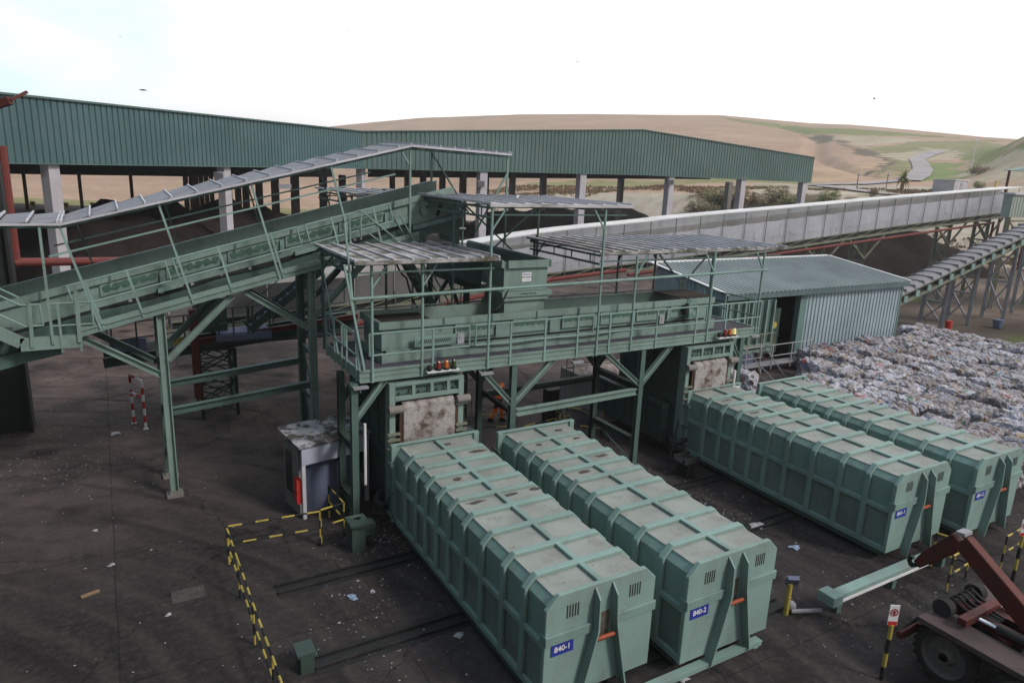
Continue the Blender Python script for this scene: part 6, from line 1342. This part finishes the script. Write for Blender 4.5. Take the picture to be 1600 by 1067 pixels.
def bale_mesh(seed, w=1.16, l=1.36, h=1.15, n=18):
    r_ = random.Random(seed); vs, fs, idx = [], [], {}
    def vert(i, j, k):
        if (i, j, k) in idx: return idx[i, j, k]
        p = V((i/n-.5, j/n-.5, k/n-.5)); q = V((p.x*w, p.y*l, p.z*h)); d = p.normalized()
        rnd_ = (abs(p.x)**6+abs(p.y)**6+abs(p.z)**6)**(1/6)
        q *= .5/max(rnd_, .5)*.5/.5 if rnd_ > .5 else 1
        s = noise.noise(q*2.0+V((seed*7, 0, 0)))*.08+noise.noise(q*4.6+V((seed*3, 5, 0)))*.11+noise.noise(q*10+V((0, seed, 9)))*.06
        st = -.03 if abs(((j/n*5) % 1)-.5) < .12 else 0
        q = q+d*(s+st); idx[i, j, k] = len(vs); vs.append(q+V((0, 0, h/2))); return idx[i, j, k]
    for a in range(n):
        for c in range(n):
            for f in (0, n):
                qd = [[(f, a, c), (f, a+1, c), (f, a+1, c+1), (f, a, c+1)], [(a, f, c), (a, f, c+1), (a+1, f, c+1), (a+1, f, c)], [(a, c, f), (a+1, c, f), (a+1, c+1, f), (a, c+1, f)]]
                for q in qd:
                    ids = [vert(*x) for x in q]; fs.append(ids if f else ids[::-1])
    me = bpy.data.meshes.new('bale'); me.from_pydata(vs, [], fs); me.materials.append(BALE); return me
bm_ = [bale_mesh(s) for s in range(7)]
random.seed(21); nb = 0
yb = .55
rows = []
x = 18.2
while x < 39.5:
    y0 = 1.0 if x < 24 else (1.6 if x < 30 else 3.0); y1 = interp(x, [(18, 9.4), (20.5, 10.4), (23.2, 12.4), (26, 14.6), (36.5, 14.6), (37, 16), (40, 16)])
    y = y0+random.uniform(-.2, .2)
    while y < y1-.6:
        o = bpy.data.objects.new('bale', random.choice(bm_)); col.objects.link(o)
        lift = 0
        o.location = (x+random.uniform(-.12, .12), y+.65, lift); o.rotation_euler = (random.uniform(-.09, .09), random.uniform(-.09, .09), random.uniform(-.05, .05)+random.choice((0, math.pi))); s = random.uniform(.9, 1.06); o.scale = (s, s, random.choice((.9, .96, 1, 1, 1.03, 1.1)))
        tag(o, 'compressed bale of mixed pale plastic film in the close packed bale yard', 'bale', 'bales of baled plastic packed in rows'); nb += 1
        y += random.uniform(1.42, 1.5)
    x += 1.27
for (x, y, lab) in ((18.8, 12.4, 'single bale lying apart behind the last container, below the shed walkway'), (17.4, 12.9, 'dark bale half hidden between the right compactor and the last container')):
    o = bpy.data.objects.new('bale', random.choice(bm_)); col.objects.link(o); o.location = (x, y, 0); o.rotation_euler = (0, .1, .5); tag(o, lab, 'bale')
print('bales', nb)

# ------------------------------------------------------------------ clutter under the platform, litter
t = thing('guard_cage', 'yellow wire guard cage behind the left compactor', 'cage', (3.4, 12.6, 0))
b = MB()
for x in (3.3, 3.7, 4.1): b.tube((x, 12.6, 0), (x+.05, 12.6, 2.6), .03, 6); b.tube((x+.12, 12.7, 0), (x+.2, 12.7, 2.6), .025, 6)
b.build('bar', YEL, t)
b = MB()
for z in (.3, .8, 1.3, 1.8, 2.3): b.tube((3.2, 12.58, z), (4.9, 12.58, z), .02, 6)
for x in (4.3, 4.6, 4.9): b.tube((x, 12.58, 0), (x, 12.58, 1.8), .02, 6)
b.build('mesh_panel', OLIVE, t)
b = MB(); b.box(3.6, 11.7, .55, 4.7, 12.3, .65); b.tube((4.3, 12, .651), (4.3, 12, .70), .3, 14); b.box(3.7, 11.8, 0, 3.8, 11.9, .549); b.box(4.5, 11.8, 0, 4.6, 11.9, .549); tag(b.build('work_table', G_MID, loc=(3.6, 11.7, 0)), 'low green work table with a round lid beside the left compactor', 'table')
q = [at(*p, 'z', 1.5) for p in ((910, 562), (1006, 577), (1008, 604), (946, 583))]
t = thing('debris_skip', 'concrete debris pit full of rubble behind the middle platform columns', 'pit', (q[0].x, q[0].y, 0))
cx_ = sum(p.x for p in q)/4; cy_ = sum(p.y for p in q)/4
b = MB(); ringbox(b, cx_-1.9, cy_-1.6, 0, cx_+1.9, cy_+1.6, 1.5, .15); b.build('wall', CONCB, t)
RUB = paint('rubble', (.30, .25, .23), (.12, .1, .09), .6, 4, .95, streak=False, fine=.6)
b = MB(); n = 16; vs = [(cx_-1.74+3.48*i/n, cy_-1.44+2.88*j/n, 1.38+.15*noise.noise((i*.5, j*.5, 0))+.08*random.random()) for i in range(n+1) for j in range(n+1)]; b.add(vs, [(i*(n+1)+j, (i+1)*(n+1)+j, (i+1)*(n+1)+j+1, i*(n+1)+j+1) for i in range(n) for j in range(n)]); b.build('rubble', RUB, t)
b = MB()
for s in ((8.2, 0), (8.5, 0)): b.tube((s[0], 11.4, .5), (s[0], 11.4, 4.1), .02, 6)
tag(b.build('hanging_chain', OLIVE, loc=(8.2, 11.4, .5)), 'two thin pale cords hanging down behind the platform edge', 'cord')
b = MB(); b.box(8.0, 12.2, 0, 8.5, 12.6, 1.6); b.box(7.98, 12.18, .6, 8.52, 12.62, .66); tag(b.build('control_cabinet', BLACK, loc=(8, 12.2, 0)), 'dark control cabinet on the yard behind the platform', 'cabinet')
b = MB()
b.path([(-.6, 13.2, 0), (-.6, 13.2, .9), (.9, 13.2, .9), (.9, 13.2, 0)], .03, 7); b.path([(-.6, 13.2, .45), (.9, 13.2, .45)], .03, 7); b.path([(-.2, 12.2, 0), (-.2, 12.2, .9), (.7, 12.6, .9)], .03, 7)
tag(b.build('tube_railing', YEL, loc=(-.6, 13.2, 0)), 'ochre tube railing on the yard behind the left platform corner', 'railing')
PAPER = [paint('paper_white', (.36, .35, .38), (.3, .28, .28), .4, 9, .8, streak=False), paint('paper_blue', (.25, .33, .48), (.2, .22, .26), .4, 9, .8, streak=False), paint('paper_tan', (.22, .17, .12), (.12, .1, .08), .4, 9, .8, streak=False)]
rnd = random.Random(5)
def scrap(b, p, s, mi):
    a = rnd.uniform(0, 6.28); e = V((math.cos(a), math.sin(a), 0))*s; f = V((-e.y, e.x, 0))*rnd.uniform(.3, .8); c = v3(p)+V((0, 0, .006))
    h = [rnd.uniform(0, .5)*s for _ in range(5)]
    b.add([c-e+V((0, 0, h[0]*.3)), c-f+V((0, 0, h[1]*.4)), c+e*.8+V((0, 0, h[2]*.3)), c+f+V((0, 0, h[3]*.4)), c+V((0, 0, h[4]+.01))], [(0, 1, 4), (1, 2, 4), (2, 3, 4), (3, 0, 4)], mi)
b = MB()
for k in range(2000):
    z_ = rnd.random()
    if z_ < .35: p = (rnd.uniform(-12, 12), rnd.uniform(2, 45), 0)
    elif z_ < .5: p = (rnd.gauss(-7.5, 1.5), rnd.gauss(17, 2.2), 0)
    elif z_ < .62: p = (rnd.gauss(9.3, .8), rnd.gauss(5.0, 1.1), 0)
    elif z_ < .72: p = (rnd.gauss(-.2, .6), rnd.gauss(7.2, .8), 0)
    elif z_ < .80: p = (rnd.gauss(-2, 1), rnd.gauss(4, 1.6), 0)
    elif z_ < .88: p = (rnd.gauss(8.5, 2), rnd.gauss(-.6, 1.2), 0)
    else: p = (rnd.gauss(7, .6), rnd.gauss(12.5, .5), 0)
    scrap(b, p, abs(rnd.gauss(.010, .013))+.008, 0 if rnd.random() < .62 else (1 if rnd.random() < .3 else 2))
tag(b.build('litter', PAPER), 'fine paper and plastic scraps scattered over the yard', 'litter', kind='stuff')
for px, py, s, mi, lab in ((553, 934, .16, 1, 'crumpled pale blue sheet on the yard beside the nearest container'), (262, 962, .09, 0, 'small white paper on the bare yard, lower left'), (174, 884, .10, 0, 'flattened white scrap left of the long barrier'), (180, 678, .22, 0, 'white torn bag on the yard below the red and white barrier'), (718, 992, .14, 0, 'pale plastic bag beside the nearest container'), (1060, 1058, .2, 0, 'white plastic bag at the foot of the second container'), (1242, 856, .2, 1, 'bluish sheet on the yard between the container pairs'), (148, 830, .08, 0, 'tiny white scrap left on the dark slab'), (1186, 822, .3, 0, 'white plastic film beside the third container'), (582, 925, .1, 0, 'white crumpled paper next to the pale blue sheet')):
    b = MB(); q = at(px, py, 'z', 0)
    for k in range(4): scrap(b, (q.x+rnd.uniform(-.4, .4)*s, q.y+rnd.uniform(-.4, .4)*s, .004*k), s*rnd.uniform(.6, 1), 0)
    tag(b.build('paper_scrap', PAPER[mi], loc=q), lab, 'scrap')
q = at(141, 930, 'z', 0); b = MB(); b.beam(q+V((-.18, -.02, .02)), q+V((.18, .1, .02)), .09, .035); tag(b.build('plank', WOOD, loc=q), 'short piece of brown plank lying on the yard', 'plank')
q = at(295, 928, 'z', 0); b = MB(); b.box(q.x-.35, q.y-.25, .002, q.x+.35, q.y+.25, .012); tag(b.build('manhole_cover', paint('patched_slab', (.08, .072, .07), (.03, .028, .028), .8, 9, .9, streak=False, fine=.7), loc=q), 'rough square patch cover in the concrete beside the cracked slab', 'cover')

# ------------------------------------------------------------------ unseen building at the viewpoint, added to block sky and darken the near yard
pb = thing('sky_block_building', 'unseen building added to block the sky along the left side of the yard', 'building', (-20, -5, 0))
b = MB(); b.box(-34, -34, 0, -13.0, 17, 15); b.build('sky_block_wing', TEAL2, pb)
b = MB(); b.box(-12.99, -20, 0, -2.5, -9.7, 8.2); b.build('sky_block_base', CONCB, pb)
# spilled waste on decks and container roofs
b = MB()
for k in range(420):
    r_ = rnd.random()
    if r_ < .25: p = (rnd.uniform(-.4, 13.8), rnd.uniform(8.2, 8.6), 4.425)
    elif r_ < .35: p = (rnd.uniform(2.0, 12), rnd.uniform(8.95, 10.0), 5.03)
    else:
        cx0, cy0 = rnd.choice(((0, 0), (3.05, -.35), (10.99, .35), (14.16, -.02))); p = (cx0+rnd.uniform(.3, 2.2), cy0+7.5*rnd.random()**.7, 2.475-.082)
    scrap(b, p, abs(rnd.gauss(.010, .010))+.008, 0 if rnd.random() < .6 else 2)
tag(b.build('spilled_waste', PAPER), 'small bits of spilled waste lying on the container roofs and the platform deck', 'litter', kind='stuff')

# ------------------------------------------------------------------ cables, hoses and small fittings
def cable(pts, r, label, mat=BLK, sag=.12, n=8, name='cable'):
    out = []
    for p, q in zip(pts, pts[1:]):
        p, q = v3(p), v3(q)
        for i in range(n): t = i/n; out.append(p.lerp(q, t)-V((0, 0, sag*4*t*(1-t))))
    out.append(v3(pts[-1])); b = MB(); b.path(out, r, 6); return tag(b.build(name, mat, loc=pts[0]), label, 'cable')
cable([(2.4, 8.62, 4.75), (5.4, 8.6, 4.72), (8.4, 8.62, 4.74), (11.1, 8.6, 5.0)], .018, 'black cable slung along the foot of the feed conveyor', sag=.08)
cable([(-6.2, 12.79, zi(-6.2)+.42), (-3.4, 12.79, zi(-3.4)+.42), (-.6, 12.79, zi(-.6)+.42), (2.4, 12.79, zi(2.4)+.42)], .02, 'black cable slung along the side of the inclined conveyor', sag=.07)
cable([(4.3, 9.2, 6.2), (3.6, 9.0, 5.7), (3.2, 8.7, 5.6)], .02, 'black hose drooping from the square hopper to the conveyor rim', sag=.25)
cable([(1.6, 12.0, 7.2), (2.2, 12.2, 6.2), (2.5, 11.8, 5.2), (3.4, 11.6, 4.9)], .03, 'bundle of black cable hanging under the head of the inclined conveyor', sag=.2)
cable([(10.7, 8.0, 1.4), (10.2, 7.7, .4), (9.9, 7.4, .05)], .035, 'black hydraulic hose dropping from the right compactor to the yard', sag=.15)
cable([(.2, 8.0, 1.1), (-.35, 7.8, .25), (-.75, 7.6, .04)], .035, 'black hydraulic hose dropping from the left compactor to the yard', sag=.12)
for x, lab in ((2.05, 'grey switch box on the handrail left of the high canopy post'), (9.4, 'grey switch box on the handrail under the wide canopy')):
    b = MB(); b.box(x, 8.0, 5.0, x+.2, 8.06, 5.28); b.box(x+.06, 7.985, 5.15, x+.14, 7.999, 5.22); tag(b.build('switch_box', GREY, loc=(x, 8, 5)), lab, 'switch box')

# ------------------------------------------------------------------ haze
m = bpy.data.materials.new('haze'); m.use_nodes = True; N_ = m.node_tree.nodes; N_.remove(N_['Principled BSDF'])
pv = N_.new('ShaderNodeVolumePrincipled'); pv.inputs['Color'].default_value = (.95, .94, .93, 1); pv.inputs['Density'].default_value = .00042; pv.inputs['Anisotropy'].default_value = .2
m.node_tree.links.new(pv.outputs[0], N_['Material Output'].inputs['Volume'])
b = MB(); b.box(-5200, -5200, -60, 5200, 5200, 90); tag(b.build('haze', m), kind='stuff')
